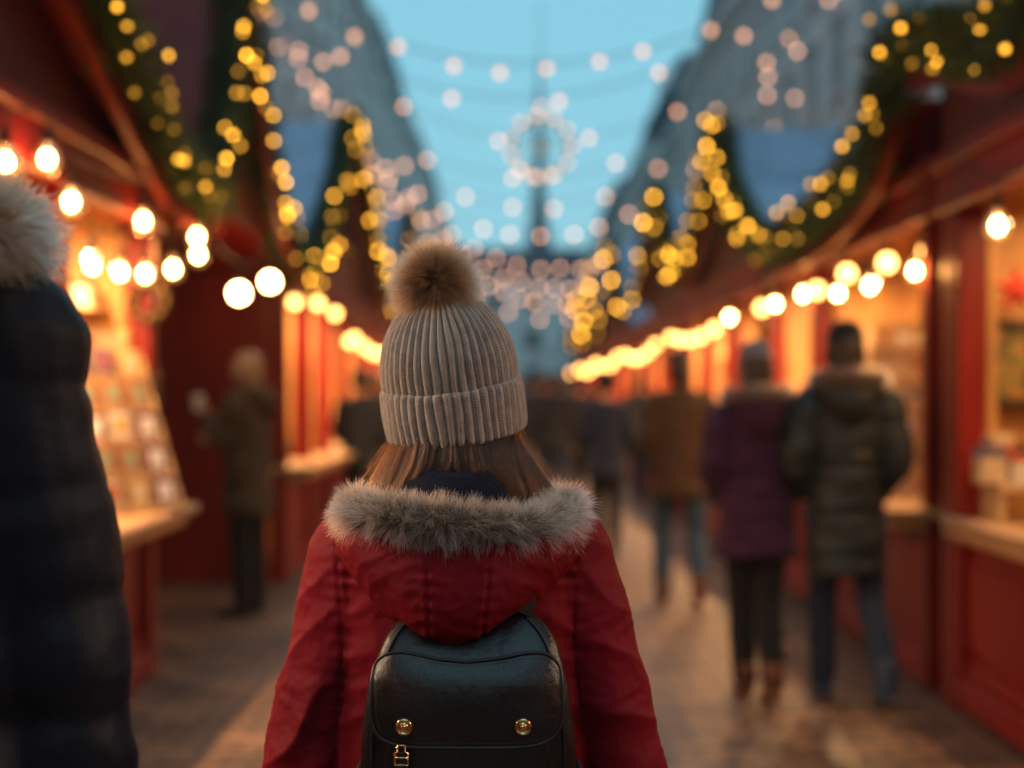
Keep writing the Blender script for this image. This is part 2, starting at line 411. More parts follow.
# building closing the street and the church spire
t = thing('end_building', 'long blue-grey building closing the far end of the street', 'building', (0, 155, 0))
m = MB(); m.box(-30, 30, 150, 162, 0, 13.5); m.build('wall', STONE_B, t)
m = MB(); m.prism([(149.4, 13.5), (153, 17), (159, 17), (162.5, 13.5)], 'x', -30.5, 30.5); m.build('roof', ROOFM, t)
for i in range(14):
    for s in range(3):
        m = MB(); m.box(-26.5 + i * 4, -25.1 + i * 4, 149.94, 149.998, 2 + s * 3.9, 4.3 + s * 3.9); wo = m.build('window', DGLASS, t)
t = thing('church_tower', 'slender church tower with thin pointed spire rising beyond the street end', 'church tower', (3.6, 190, 0))
m = MB(); m.box(1.9, 5.3, 188.3, 191.7, 0, 19, bev=.2); m.box(1.7, 5.5, 188.1, 191.9, 19, 19.6); m.build('tower', STONE_B, t)
m = MB()
V, Fc = loft([(47, 3.6, 190, .05, .05), (44, 3.6, 190, .15, .15), (30, 3.6, 190, .75, .75), (19.6, 3.6, 190, 1.5, 1.5)], n=8); m.add(V, Fc); m.build('spire', ROOFM, t)
for sx in (-1, 1):
    m = MB()
    V, Fc = loft([(24, 3.6 + sx * 1.4, 188.8, .03, .03), (19.6, 3.6 + sx * 1.4, 188.8, .35, .35)], n=8); m.add(V, Fc); m.build('pinnacle', ROOFM, t)

# ------------------------------------------------------------------ light bulbs (shared meshes)
BULB = emit('warm_bulb', (1, .52, .20), 150)
BULB_F = emit('warm_bulb_far', (1, .45, .11), 13)
CABLE = mat('black_cable', (.015, .015, .015), .6)
def sph_mesh(name, r, m, n=8):
    V, Fc = sphere((0, 0, 0), r, n); return make_mesh(name, V, Fc, m, True)
def glass_mat():
    m = bpy.data.materials.new('amber_glass'); m.use_nodes = True; N = m.node_tree.nodes; L = m.node_tree.links
    em = N.new('ShaderNodeEmission'); em.inputs['Color'].default_value = (1, .42, .10, 1); em.inputs['Strength'].default_value = .55; ad = N.new('ShaderNodeAddShader')  # faint emission in the glass stands in for the halo round the bulb
    tr = N.new('ShaderNodeBsdfTransparent'); tr.inputs['Color'].default_value = (1, .85, .6, 1); gl = N.new('ShaderNodeBsdfGlossy'); gl.inputs['Roughness'].default_value = .08
    mx = N.new('ShaderNodeMixShader'); fr = N.new('ShaderNodeFresnel'); fr.inputs['IOR'].default_value = 1.4
    L.new(fr.outputs[0], mx.inputs[0]); L.new(tr.outputs[0], mx.inputs[1]); L.new(gl.outputs[0], mx.inputs[2]); L.new(mx.outputs[0], ad.inputs[0]); L.new(em.outputs[0], ad.inputs[1]); L.new(ad.outputs[0], N['Material Output'].inputs['Surface']); m.cycles.emission_sampling = 'NONE'
    return m
AMBER = glass_mat()
mbs = MB(); mbs.lathe((0, 0, 0), [(.001, .105), (.017, .105), (.017, .05), (.013, .045)], 12); SOCK = make_mesh('socket', mbs.V, mbs.F, CABLE)
gl_ = MB(); gl_.lathe((0, 0, 0), [(.013, .05), (.02, .035), (.04, .01), (.05, -.02), (.048, -.045), (.03, -.068), (.001, -.077)], 16); GLASS = make_mesh('glass', gl_.V, gl_.F, AMBER, True)
GLOW_N = make_mesh('glow', *sphere((0, 0, -.015), .023, 8, (1, 1, 1.25)), BULB, True)
GLOW_G = make_mesh('glow', *sphere((0, 0, -.02), .055, 10), emit('globe_bulb', (1, .58, .22), 60), True)
GLOW_F = make_mesh('glow', *sphere((0, 0, -.015), .045, 8), BULB_F, True)
def bulb_string(pts, label, detail=True, kinds=None):
    """cable on hooks with hanging bulbs; pts are the bulb centres"""
    c = sum((Vector(p) for p in pts), Vector()) / len(pts)
    t = thing('bulb_string', label, 'string lights', (c.x, c.y, min(p[2] for p in pts)), 0, 'strings of hanging bulbs along the stalls')
    P = [(p[0], p[1], p[2] + .17) for p in pts]
    P = [(P[0][0], P[0][1] - .3, P[0][2] + .1)] + P + [(P[-1][0], P[-1][1] + .3, P[-1][2] + .1)]
    m = MB(); m.add(*tube(P, .006, 6, 3))
    for p in pts: m.tube([(p[0], p[1], p[2] + .17), (p[0], p[1], p[2] + .1)], .004, 6)
    m.build('cable', CABLE, t)
    for i, p in enumerate(pts):
        k = kinds[i] if kinds else ('n' if detail else 'f')
        b = bpy.data.objects.new('light_bulb', {'n': GLOW_N, 'g': GLOW_G, 'f': GLOW_F}[k]); COL.objects.link(b); b.parent = t; b.location = Vector(p) - ORG[t]
        s = bpy.data.objects.new('socket', SOCK); COL.objects.link(s); s.parent = b
        if k == 'n':
            s = bpy.data.objects.new('glass', GLASS); COL.objects.link(s); s.parent = b
    return t

# ------------------------------------------------------------------ stalls
LAMPW = 95
PAPERS = [mat('paper_%s' % n, c, .6, var=.35, vscale=30) for n, c in [('cream', (.75, .66, .5)), ('white', (.8, .78, .72)), ('rust', (.45, .16, .07)), ('navy', (.08, .1, .18)), ('ochre', (.6, .36, .1)), ('sage', (.25, .3, .2)), ('plum', (.25, .08, .12)), ('sand', (.6, .5, .36))]]
PNAME = ['cream', 'white', 'rust', 'navy', 'ochre', 'sage', 'plum', 'sand']
def stall(side, xf, y0, y1, prof, label, roofm, posts, panels=3, door0=None, depth=1.9, near_wall=True, lamp=True, over=.26, lampw=None, tilt=-.15, lampy=None, lampc=(1, .56, .24)):
    """xf: |x| of the front; prof: [(y,z)...] roof line near -> far"""
    t = thing('market_stall', label, 'market stall', (side * (xf + depth / 2), (y0 + y1) / 2, 0), 0, 'wooden market stalls on the ' + ('left' if side < 0 else 'right'))
    X = lambda v: side * (xf + v)
    # lower front with raised panels
    m = MB(); m.box(X(.03), X(.08), y0 + .1, y1 - .1, .16, .86); m.build('lower_wall', RED, t)
    m = MB(); m.box(X(-.03), X(.08), y0 + .1, y1 - .1, .02, .157, bev=.012); m.box(X(0), X(.028), y0 + .1, y1 - .1, .157, .24, bev=.008); m.box(X(0), X(.028), y0 + .1, y1 - .1, .78, .86, bev=.008)
    m.build('skirting', RED, t)
    n = panels; pw = (y1 - y0 - .2) / n
    for i in range(n):
        a = y0 + .1 + pw * i
        m = MB(); m.box(X(.0), X(.028), a, a + .07, .242, .778, bev=.006); m.box(X(.0), X(.028), a + pw - .07, a + pw - .002, .242, .778, bev=.006)
        m.box(X(.008), X(.028), a + .14, a + pw - .14, .31, .71, bev=.012); m.build('panel', RED_D if False else RED, t)
    m = MB(); m.box(X(-over), X(.42), y0 + .02, y1 + (.02 if over > .1 else -.06), .865, .91, bev=.012); m.box(X(-over + .06), X(-.03), y0 + .06, y1 - .02, .80, .863, bev=.01); m.build('counter', BOARD, t)
    for p in posts:
        m = MB(); m.box(X(-.035), X(.10), p - .06, p + .06, 0, .80, bev=.01); m.box(X(-.035), X(.10), p - .06, p + .06, .915, 2.36, bev=.01); m.build('post', RED, t)
        m = MB(); m.box(X(.11), X(.16), p - .045, p + .045, .912, 2.34, bev=.008); m.build('inner_jamb', WOOD, t)
    # fascia and moulded cornice
    m = MB(); m.box(X(-.05), X(.09), y0 - .02, y1 + .02, 2.363, 2.62, bev=.01); m.box(X(-.09), X(-.052), y0 - .03, y1 + .03, 2.56, 2.64, bev=.01); m.box(X(-.07), X(-.052), y0 - .02, y1 + .02, 2.36, 2.42, bev=.008); m.build('fascia', RED, t)
    # walls
    if near_wall:
        m = MB(); m.box(X(.11), X(depth), y0, y0 + .05, 0, 2.6)
        for k in range(int((depth - .2) / .14)): m.box(X(.15 + k * .14), X(.165 + k * .14), y0 - .008, y0 - .001, .02, 2.58)
        m.build('side_wall', RED, t)
    m = MB(); m.box(X(.17), X(depth), y1 - .05, y1 - .001, 0, 2.6); m.build('side_wall', WOOD, t)
    m = MB(); m.box(X(depth), X(depth + .05), y0, y1, 0, 2.62); m.build('back_wall', WOOD, t)
    m = MB(); m.box(X(.10), X(depth), y0 + .06, y1 - .06, 2.5, 2.54)
    for k in range(int((y1 - y0) / .6)): m.box(X(.1), X(depth), y0 + .3 + k * .6, y0 + .38 + k * .6, 2.42, 2.498)
    m.build('ceiling', WOOD, t)
    # warm strip lamps under the ceiling, behind the fascia
    if lamp:
        nl = 2 if y1 - y0 < 5 else 3
        for yy in (lampy or [y0 + (y1 - y0) * (q + .5) / nl for q in range(nl)]):
            m = MB(); m.box(X(.35), X(.45), yy - .5, yy + .5, 2.38, 2.42, bev=.008); hs = m.build('lamp_housing', CABLE, t)
            li = bpy.data.lights.new('strip_lamp', 'AREA'); li.shape = 'RECTANGLE'; li.size = .07; li.size_y = .95; li.energy = lampw or LAMPW; li.color = lampc
            lo = bpy.data.objects.new('strip_lamp', li); COL.objects.link(lo); lo.parent = t; lo.location = Vector((X(.40), yy, 2.372)) - ORG[t]; lo.rotation_euler = (0, side * tilt, 0)
    # gable front + roof
    m = MB()
    for (a, za), (b, zb) in zip(prof[:-1], prof[1:]):
        m.prism([(a, 2.645), (b, 2.645), (b, max(zb - .03, 2.65)), (a, max(za - .03, 2.65))], 'x', X(-.01), X(.04))
    m.build('gable', RED_D, t)
    m = MB()
    up = [(a, z + .03) for a, z in prof]; dn = [(a, z - .03) for a, z in prof][::-1]
    for i in range(len(prof) - 1):
        (a, za), (b, zb) = prof[i], prof[i + 1]
        m.prism([(a, za), (b, zb), (b, zb + .06), (a, za + .06)], 'x', X(-.14), X(depth + .3))
    m.build('roof', roofm, t)
    m = MB()
    for i in range(len(prof) - 1):
        (a, za), (b, zb) = prof[i], prof[i + 1]
        m.prism([(a, za - .14), (b, zb - .14), (b, zb + .075), (a, za + .075)], 'x', X(-.18), X(-.142))
    m.build('bargeboard', RED, t)
    return t
fairy_sph = {}
def garland(pts, label, thick=.10, spacing=.17, seed=0, target=.8, rb=.013, col=(1, .44, .035), dens=1500):
    rnd = random.Random(seed)
    P, _ = catmull(pts, [1] * len(pts), 6)
    P = [Vector(p) for p in P]
    c = sum(P, Vector()) / len(P); base = Vector((c.x, c.y, min(p.z for p in P)))
    t = thing('fir_garland', label, 'garland', base, 0, 'lit fir garlands edging the stall roofs')
    m = MB(); m.add(*tube(P, thick * .42, 8, 0)); m.build('core', GREEN2, t)
    seg = [(P[i], P[i + 1], (P[i + 1] - P[i]).length) for i in range(len(P) - 1)]; L = sum(s[2] for s in seg)
    def pos(u):
        u *= L
        for a, b, l in seg:
            if u <= l: return a + (b - a) * (u / max(l, 1e-6)), (b - a).normalized()
            u -= l
        return P[-1].copy(), (P[-1] - P[-2]).normalized()
    n = int(L * dens); V = []; Fc = []
    for i in range(n):
        p, tg = pos(rnd.random())
        d = Vector((rnd.gauss(0, 1), rnd.gauss(0, 1), rnd.gauss(0, 1))); d = (d - tg * d.dot(tg) * .5).normalized()
        lump = 1 + .45 * noise.noise(p * 3.1)
        q = p + d * thick * lump * rnd.uniform(.25, .85); e = q + (d + tg * rnd.uniform(-.8, .8) + Vector((0, 0, -.2))).normalized() * rnd.uniform(.04, .085)
        s = d.cross(Vector((rnd.random(), rnd.random(), rnd.random()))).normalized() * rnd.uniform(.004, .009)
        k = len(V); V += [tuple(q - s), tuple(q + s), tuple(e + s * .5), tuple(e - s * .5)]; Fc.append((k, k + 1, k + 2, k + 3))
    link('needles', make_mesh('needles', V, Fc, GREEN), t)
    # fairy lights
    dd = base.y; disc = 21.5 * (1 - 2 / dd)
    frac = min(1, (2 * rb * F / dd / disc) ** 2)
    key = (round(rb, 3), round(dd), col)
    if key not in fairy_sph: fairy_sph[key] = [sph_mesh('fairy_light', rb, emit('fairy_%d_%d' % (round(dd), q), col, target * q / 100 / frac, False), 6) for q in (30, 75, 125)]
    nl = max(4, int(L / spacing)); nl = min(nl, 95)
    sd = 1 if c.x < 0 else -1
    wire = []
    for i in range(nl):
        p, tg = pos(min(1, max(0, (i + rnd.uniform(.1, .9)) / nl)))
        q = p + Vector((sd * thick * rnd.uniform(.2, 1.1), -thick * rnd.uniform(.2, 1.0), thick * rnd.uniform(-.95, .8)))
        o = bpy.data.objects.new('fairy_light', rnd.choice(fairy_sph[key])); COL.objects.link(o); o.parent = t; o.location = q - base; wire.append(q)
    m = MB(); m.add(*tube(wire, .003, 4, 0)); m.build('light_wire', CABLE, t)
    return t
def pr(pts, xp): return [onplane(px, py, xp) for px, py in pts]
def yz(ps, dz=-.08): return [(p.y, p.z + dz) for p in ps]

XL, XR = 1.92, 2.12
# garland paths
GXL, GXR = XL - .20, XR - .20
gL1 = [Vector((-GXL, 3.6, 3.35)), Vector((-GXL, 5.0, 3.42))] + pr([(95, -8), (120, 52), (148, 112), (172, 160), (205, 196)], -GXL)
gL2 = pr([(208, 196), (222, 130), (233, 40), (241, -35), (249, 60), (259, 140), (274, 212), (300, 282)], -GXL)
gL3 = pr([(301, 282), (320, 240), (337, 180), (350, 120), (362, 190), (378, 268), (389, 306)], -GXL)
gR1 = [Vector((GXR, 3.6, 3.1)), Vector((GXR, 4.6, 3.1))] + pr([(1030, 15), (985, 42), (930, 38), (903, 45), (888, 95), (872, 150), (848, 188), (812, 224), (772, 248)], GXR)
gR3 = pr([(770, 248), (745, 222), (728, 182), (719, 126), (708, 190), (692, 245), (678, 276)], GXR)
gR4 = pr([(677, 276), (666, 240), (656, 192), (648, 245), (637, 302)], GXR)
gxL, gxR = -XL + .16, XR - .16
def shift(ps, dx): return [Vector((p.x + dx, p.y, p.z)) for p in ps]

stall(-1, XL, 3.4, 7.55, yz(gL1), 'red wooden stall at the near left with card racks and a pale counter', RED, [3.5, 6.02, 7.49], 4)
stall(-1, XL - .1, 11.2, 14.1, yz(gL2), 'red stall on the left behind the person in the olive parka', RED, [11.3, 12.6, 14.0], 2)
stall(-1, XL, 14.5, 20.0, yz(gL3), 'left stall with a steep blue roof, third from the camera', SLATE, [14.6, 16.4, 18.2, 19.9], 4)
stall(-1, XL, -4.2, 3.2, [(-4.2, 2.62), (-.5, 3.6), (3.2, 2.7)], 'unseen red stall added left of the camera to light the woman', RED, [-4.1, -1.8, .6, 3.1], 5, lampw=80, tilt=.55, lampy=[.9, 2.25], lampc=(1, .70, .47))  # unseen stall, added so its tilted lamps light the woman's back
stall(1, XR, -4.2, 3.0, [(-4.2, 2.62), (-.5, 3.6), (3.0, 2.7)], 'unseen red stall added right of the camera to light the woman', RED, [-4.1, -1.8, .6, 2.9], 5, lampw=26, tilt=.55, lampy=[1.2, 2.2], lampc=(1, .70, .47))  # unseen counterpart, added for weaker lamp light on her right side
stall(1, XR, 3.2, 6.95, [(y, z) for y, z in yz(gR1) if y < 7.05], 'red wooden stall at the near right with framed pictures in its window', RED, [3.3, 5.15, 6.72, 6.86], 3, over=.05, lampw=24)
stall(1, XR, 7.1, 11.7, [(y, z) for y, z in yz(gR1) if y > 7.0], 'right stall with the tall card rack beside the green puffer coat', RED, [7.2, 9.9, 11.6], 4)
stall(1, XR, 11.9, 17.6, yz(gR3), 'right stall with a wide steep blue roof', SLATE, [12.0, 13.9, 15.7, 17.5], 4)
stall(1, XR, 17.8, 24.0, yz(gR4), 'right stall with blue roof next beyond the widest blue roof', SLATE, [17.9, 20, 22, 23.9], 4)
garland(shift(gL1, 0), 'thick lit fir garland along the near left stall roof', .17, .085, 1)
garland(shift(gL2, 0), 'lit fir garland climbing the tall steep gable on the left', .16, .105, 2)
garland(shift(gL3, 0), 'lit fir garland over the left blue roof gable', .15, .17, 3, rb=.018, target=.6)
garland(shift(gR1, 0), 'thick lit fir garland sweeping over the two near right stalls', .17, .095, 4)
garland(shift(gR3, 0), 'lit fir garland over the wide blue roof gable on the right', .15, .13, 5, rb=.017, target=.65)
garland(shift(gR4, 0), 'lit fir garland over the second blue roof on the right', .13, .28, 6, rb=.022)
far = [(-1, 20.3, 27.3, 24.3, 4.5, 'fourth from the camera on the left'), (-1, 27.6, 34, 31, 4.4, 'fifth from the camera on the left'), (-1, 34.3, 41, 37.6, 4.4, 'second to last on the left'), (-1, 41.3, 48, 44.6, 4.4, 'last on the left'),
       (1, 24.3, 31, 28, 4.4, 'third from last on the right'), (1, 31.3, 38, 34.6, 4.4, 'second to last on the right'), (1, 38.3, 45, 41.6, 4.4, 'last on the right')]
for i, (sd, a, b, ap, za, nm) in enumerate(far):
    xf = XL if sd < 0 else XR
    prof = [(a, 2.62), ((a + ap) / 2, 3.35), (ap, za), ((ap + b) / 2, 3.35), (b, 2.62)]
    stall(sd, xf, a, b, prof, 'blue-roofed market stall ' + nm, SLATE, [a + .1, (a * 2 + b) / 3, (a + 2 * b) / 3, b - .1], 4)
    garland([Vector((sd * (xf - .16), y, z + .08)) for y, z in prof], 'lit fir garland on the stall roof ' + nm, .13, .9, 10 + i, rb=.03 if a < 30 else .045, dens=350, target=.55)

# bulbs hanging along the stalls
bulb_string([Vector((-1.7, -3.6 + i * .95, 2.22 - .1 * math.sin(i * PI / 7))) for i in range(8)], 'clear filament bulbs added on the unseen stall left of the camera to light the woman', True)  # unseen bulbs, added as warm light on the woman's head and shoulders
bulb_string([Vector((1.85, -3.6 + i * .95, 2.22 - .1 * math.sin(i * PI / 6))) for i in range(7)], 'clear filament bulbs added on the unseen stall right of the camera to light the woman', True)  # likewise unseen, added to light the woman from the right
bulb_string([at(-60, 118, 4.7), at(5, 158, 5.0), at(47, 155, 5.4), at(71, 198, 5.7), at(143, 218, 6.9), at(197, 234, 7.7)], 'clear filament bulbs hanging over the near left counter', True)
bulb_string([at(92, 262, 6.7), at(120, 269, 6.95), at(145, 271, 7.15), at(173, 266, 7.38)], 'inner row of bulbs inside the near left stall window', True)
bulb_string([at(198, 252, 8.0), at(239, 290, 9.1), at(270, 279, 10.2)], 'three large glowing globe bulbs left of the olive parka figure', True, 'ngg')
bulb_string([at(295, 300, 11.6), at(303, 292, 12.1), at(318, 302, 12.8), at(335, 312, 13.5), at(350, 340, 14.0)], 'bulbs over the counter of the second left stall', True, 'fffff')
bulb_string([Vector((-1.66, 15 + i * .95, 2.08 - .1 * math.sin(i * PI / 5))) for i in range(6)], 'bulbs over the counter of the left blue-roofed stall', False)
bulb_string([at(1060, 200, 4.9), at(998, 222, 5.6)], 'clear filament bulbs above the framed pictures on the right', True)
bulb_string([at(928, 248, 7.3), at(915, 268, 7.2), at(887, 260, 7.6), at(870, 283, 8.1), at(847, 271, 8.5), at(838, 291, 8.9), at(817, 288, 9.4), at(803, 292, 9.9), at(775, 302, 10.6), at(762, 306, 11.2)], 'long row of bulbs above the card rack stall on the right', True, 'fnfnfnfnnf')
bulb_string([Vector((1.88, 12.3 + i * .9, 2.16 - .1 * math.sin(i * PI / 5))) for i in range(6)], 'bulbs over the stall with the wide blue roof', True, 'nfffff')
bulb_string([Vector((1.84, 18.2 + i * 1.0, 2.12 - .12 * math.sin(i * PI / 5))) for i in range(6)], 'bulbs over the second blue-roofed stall on the right', False)
for i, (sd, a, b, ap, za, nm) in enumerate(far):
    xf = XL if sd < 0 else XR
    bulb_string([Vector((sd * (xf - .28), a + .4 + k * (b - a - .8) / 6, 2.13 - .15 * math.sin(k * PI / 6))) for k in range(7)], 'glowing bulbs under the eaves of the stall ' + nm, False)

# ------------------------------------------------------------------ goods on the stalls
def card_rack(origin, facing, w_, rows, step_d, step_h, cards, label, cardlab, base_z, size=(.11, .15)):
    """tiered rack; facing = rotation about z (front looks along local -y)"""
    t = thing('card_rack', label, 'display rack', origin, facing); ORG[t] = Vector((0, 0, 0))
    m = MB()
    for r in range(rows):
        y = r * step_d; z = r * step_h
        m.box(-w_ / 2, w_ / 2, y, y + step_d, z, z + .018, bev=.003); m.box(-w_ / 2, w_ / 2, y - .012, y - .001, z, z + .035, bev=.003)
        m.box(-w_ / 2, w_ / 2, y + step_d - .012, y + step_d - .001, z + .018, z + step_h)
    o = m.build('shelf', WOOD_L, t, False)
    m = MB()
    for sx in (-1, 1):
        m = MB(); m.prism([(0, 0), (rows * step_d, 0), (rows * step_d, rows * step_h)], 'x', sx * (w_ / 2 + .014), sx * (w_ / 2 + .002)); m.build('side_panel', WOOD_L, t)
    Mx = Matrix.Translation(Vector(origin)) @ Matrix.Rotation(facing, 4, 'Z')
    rn = ['bottom', 'second', 'third', 'fourth', 'fifth', 'sixth', 'top']
    on = ['first', 'second', 'third', 'fourth', 'fifth', 'sixth', 'seventh']
    for r in range(rows):
        for k in range(cards):
            ci = rng.integers(0, len(PAPERS)); cw, ch = size
            x = -w_ / 2 + w_ * (k + .5) / cards; y = r * step_d + .02; z = r * step_h + .02
            q = MB(); q.box(-cw / 2, cw / 2, -.002, .002, 0, ch, 0); q.box(-cw * .36, cw * .36, -.004, -.0025, ch * .3, ch * .85, 1)
            q.box(-cw * .3, cw * .3, -.004, -.0025, ch * .12, ch * .2, 1)
            o = q.build('card', [PAPERS[ci], PAPERS[(ci + 3) % 8]])
            o.matrix_world = Mx @ Matrix.Translation((x, y, z)) @ Matrix.Rotation(-.28, 4, 'X')
            tag(o, '%s card, %s from the left on the %s tier of the %s' % (PNAME[ci], on[k], rn[r] if r < rows - 1 else 'top', cardlab), 'card', 'cards on the ' + cardlab)
on_ = ['first', 'second', 'third', 'fourth']
GOLDF = mat('gilt_frame', (.5, .3, .1), .35, metal=.6)
# boxes and jars on counters
BOXM = [mat('box_%d' % i, c, .55, var=.3, vscale=20) for i, c in enumerate([(.5, .08, .05), (.65, .5, .3), (.1, .12, .2), (.55, .33, .1), (.75, .7, .6)])]
BN = ['red', 'kraft', 'navy', 'ochre', 'white']
def gift_box(x, y, z, w_, d, h, ci, label, rz=0):
    t = thing('gift_box', label, 'box', (x, y, z), rz, 'boxed goods on the counters'); ORG[t] = Vector((0, 0, 0))
    m = MB(); m.box(-w_ / 2, w_ / 2, -d / 2, d / 2, 0, h * .78, bev=.004); m.build('box', BOXM[ci], t, False)
    m = MB(); m.box(-w_ / 2 - .004, w_ / 2 + .004, -d / 2 - .004, d / 2 + .004, h * .782, h, bev=.004); m.build('lid', BOXM[(ci + 1) % 5], t, False)
    return t
def jar(x, y, z, r, h, ci, label):
    t = thing('jar', label, 'jar', (x, y, z), 0, 'jars on the counters'); ORG[t] = Vector((0, 0, 0))
    m = MB(); m.lathe((0, 0, 0), [(.001, 0), (r, 0), (r, h * .7), (r * .75, h * .82), (.001, h * .82)], 14); m.build('body', BOXM[ci], t, True)
    m = MB(); m.lathe((0, 0, 0), [(r * .8, h * .821), (r * .8, h), (.001, h)], 14); m.build('lid', GOLDF, t, True)
card_rack((-1.93, 6.72, .912), .87, .92, 5, .075, .16, 6, 'tiered pale wood rack full of cards on the near left counter', 'near left rack', .91)
card_rack((2.12, 7.86, .912), -PI / 2 + .75, .62, 6, .05, .165, 5, 'tall pale shelf rack of cards on the right counter', 'tall right rack', .91, (.1, .12))
def frame_pic(c, w_, h, face, label, art, fm):
    t = thing('framed_picture', label, 'picture', c, face, None); ORG[t] = Vector((0, 0, 0))
    m = MB(); b = .03 if w_ > .25 else .02
    if fm is DARKF: b = .045
    m.box(-w_ / 2, w_ / 2, -.03, 0, 0, b, bev=.005); m.box(-w_ / 2, w_ / 2, -.03, 0, h - b, h, bev=.005); m.box(-w_ / 2, -w_ / 2 + b, -.03, 0, b + .001, h - b - .001, bev=.005); m.box(w_ / 2 - b, w_ / 2, -.03, 0, b + .001, h - b - .001, bev=.005)
    m.build('frame', fm, t, False)
    m = MB(); m.box(-w_ / 2 + b, w_ / 2 - b, -.012, -.002, b, h - b); m.build('artwork', art, t, False)
    return t
def art(name, c1, c2, c3, s=9):
    m = bpy.data.materials.new(name); m.use_nodes = True; N = m.node_tree.nodes; L = m.node_tree.links; b = N['Principled BSDF']
    tc = N.new('ShaderNodeTexCoord'); v = N.new('ShaderNodeTexVoronoi'); v.inputs['Scale'].default_value = s; L.new(tc.outputs['Object'], v.inputs['Vector'])
    r = N.new('ShaderNodeValToRGB'); L.new(v.outputs['Distance'], r.inputs['Fac']); r.color_ramp.elements[0].color = (*c1, 1); r.color_ramp.elements[1].color = (*c3, 1)
    e = r.color_ramp.elements.new(.45); e.color = (*c2, 1); L.new(r.outputs['Color'], b.inputs['Base Color']); b.inputs['Roughness'].default_value = .4
    return m
DARKF = mat('dark_frame', (.05, .03, .02), .4); GOLDF = mat('gilt_frame', (.5, .3, .1), .35, metal=.6)
A1 = art('art_warm', (.7, .5, .25), (.3, .1, .05), (.05, .05, .08)); A2 = art('art_pale', (.8, .72, .55), (.6, .4, .2), (.25, .2, .15), 5); A3 = art('art_bright', (.5, .14, .04), (.25, .2, .06), (.02, .02, .035), 14)
# on the far side wall of the near left stall (wall face at y=7.5)
frame_pic(at(140, 408, 7.44), .22, .19, 0, 'small pale picture in a dark frame on the wall of the near left stall', A2, DARKF)
frame_pic(at(108, 355, 7.44), .24, .16, 0, 'wide gilt framed picture high on the wall of the near left stall', A2, GOLDF)
frame_pic(at(60, 400, 7.44), .26, .3, 0, 'tall warm picture deep inside the near left stall', A1, GOLDF)
t = thing('wreath', 'round dried wreath hanging high in the near left stall', 'wreath', at(150, 302, 7.42))
c = at(150, 302, 7.42); ring = [(c.x + .09 * math.cos(a), c.y - .01, c.z + .09 * math.sin(a)) for a in np.linspace(0, 2 * PI, 17)[:-1]]
m = MB(); m.add(*tube(ring, .024, 8, 0, True)); m.build('ring', GREEN2, t)
for p in ring[::2]: m = MB(); m.sphere((p[0], p[1] - .02, p[2]), .014, 5); m.build('berry', mat('berry', (.5, .2, .05), .4), t)
for z, nm in ((1.60, 'lower'), (1.92, 'upper')):
    t = thing('wall_shelf', nm + ' wooden shelf on the far side wall of the near left stall', 'shelf', (-2.3, 7.4, z)); m = MB(); m.box(-2.62, -2.12, 7.26, 7.495, z, z + .025, bev=.004); m.build('board', WOOD_L, t)
    for q in range(4): gift_box(-2.56 + q * .115, 7.36, z + .026, .09, .1, .09 + .04 * (q % 2), [1, 4, 3, 4][q], '%s box, %s from the back on the %s wall shelf of the near left stall' % (BN[[1, 4, 3, 4][q]], on_[q], nm))
# right near stall: back/side wall pictures
frame_pic(at(1010, 408, 6.83), .26, .42, 0, 'dark framed colourful picture in the near right window', A3, DARKF)
frame_pic(at(1075, 400, 6.83), .3, .4, 0, 'wide gilt framed picture deep in the near right stall', A1, GOLDF)
# red paper star above it
def star(c, r, label):
    m = MB(); V = [(c.x, c.y - .05, c.z), (c.x, c.y + .02, c.z)]
    for k in range(10):
        a = PI / 2 + k * PI / 5; rr = r if k % 2 == 0 else r * .42; V.append((c.x + rr * math.cos(a), c.y, c.z + rr * math.sin(a)))
    Fc = []
    for k in range(10): Fc += [(0, 2 + k, 2 + (k + 1) % 10), (1, 2 + (k + 1) % 10, 2 + k)]
    m.add(V, Fc); o = recentre(m.build('paper_star', mat('star_red', (.6, .06, .04), .5))); tag(o, label, 'star')
star(at(1016, 290, 6.7), .12, 'red paper star hanging above the framed picture on the right')
# posters on the far wall of the card rack stall
frame_pic(at(850, 392, 11.6), .36, .55, 0, 'pale poster in a light frame inside the right card stall', A2, WOOD_L)
frame_pic(at(893, 372, 11.6), .34, .42, 0, 'gilt framed print beside the pale poster, right card stall', A1, GOLDF)
t = thing('display_step', 'pale wooden step holding gift boxes in the near right window', 'display step', (2.45, 6.55, .911))
m = MB(); m.box(2.2, 2.85, 6.4, 6.72, 1.05, 1.08, bev=.004); m.box(2.2, 2.23, 6.42, 6.7, .912, 1.049); m.box(2.82, 2.85, 6.42, 6.7, .912, 1.049); m.build('step', WOOD_L, t)
k = 0
for (px, w_, h, ci) in [(990, .12, .16, 1), (1006, .1, .22, 0), (1022, .13, .13, 4), (1040, .1, .2, 2), (1060, .14, .15, 3)]:
    p = at(px, 0, 6.5); gift_box(p.x, 6.5 + .1 * (k % 2), 1.082, w_, .12, h, ci, '%s gift box, %s from the post in the near right window' % (BN[ci], ['first', 'second', 'third', 'fourth', 'fifth'][k])); k += 1
on = ['first', 'second', 'third', 'fourth', 'fifth', 'sixth', 'seventh', 'eighth']
for i in range(4): jar(2.3, 5.5 + i * .2, .912, .045, .15, (i * 2 + 1) % 5, '%s jar, %s along the near right counter' % (BN[(i * 2 + 1) % 5], on[i]))
stock = [(-1, XL - .1, 11.5, 13.8, 'second left stall'), (-1, XL, 14.8, 19.7, 'left blue-roofed stall'), (1, XR, 9.0, 11.4, 'right card stall'), (1, XR, 12.2, 17.3, 'wide blue-roofed stall'), (1, XR, 18.1, 23.6, 'second blue-roofed stall on the right')]
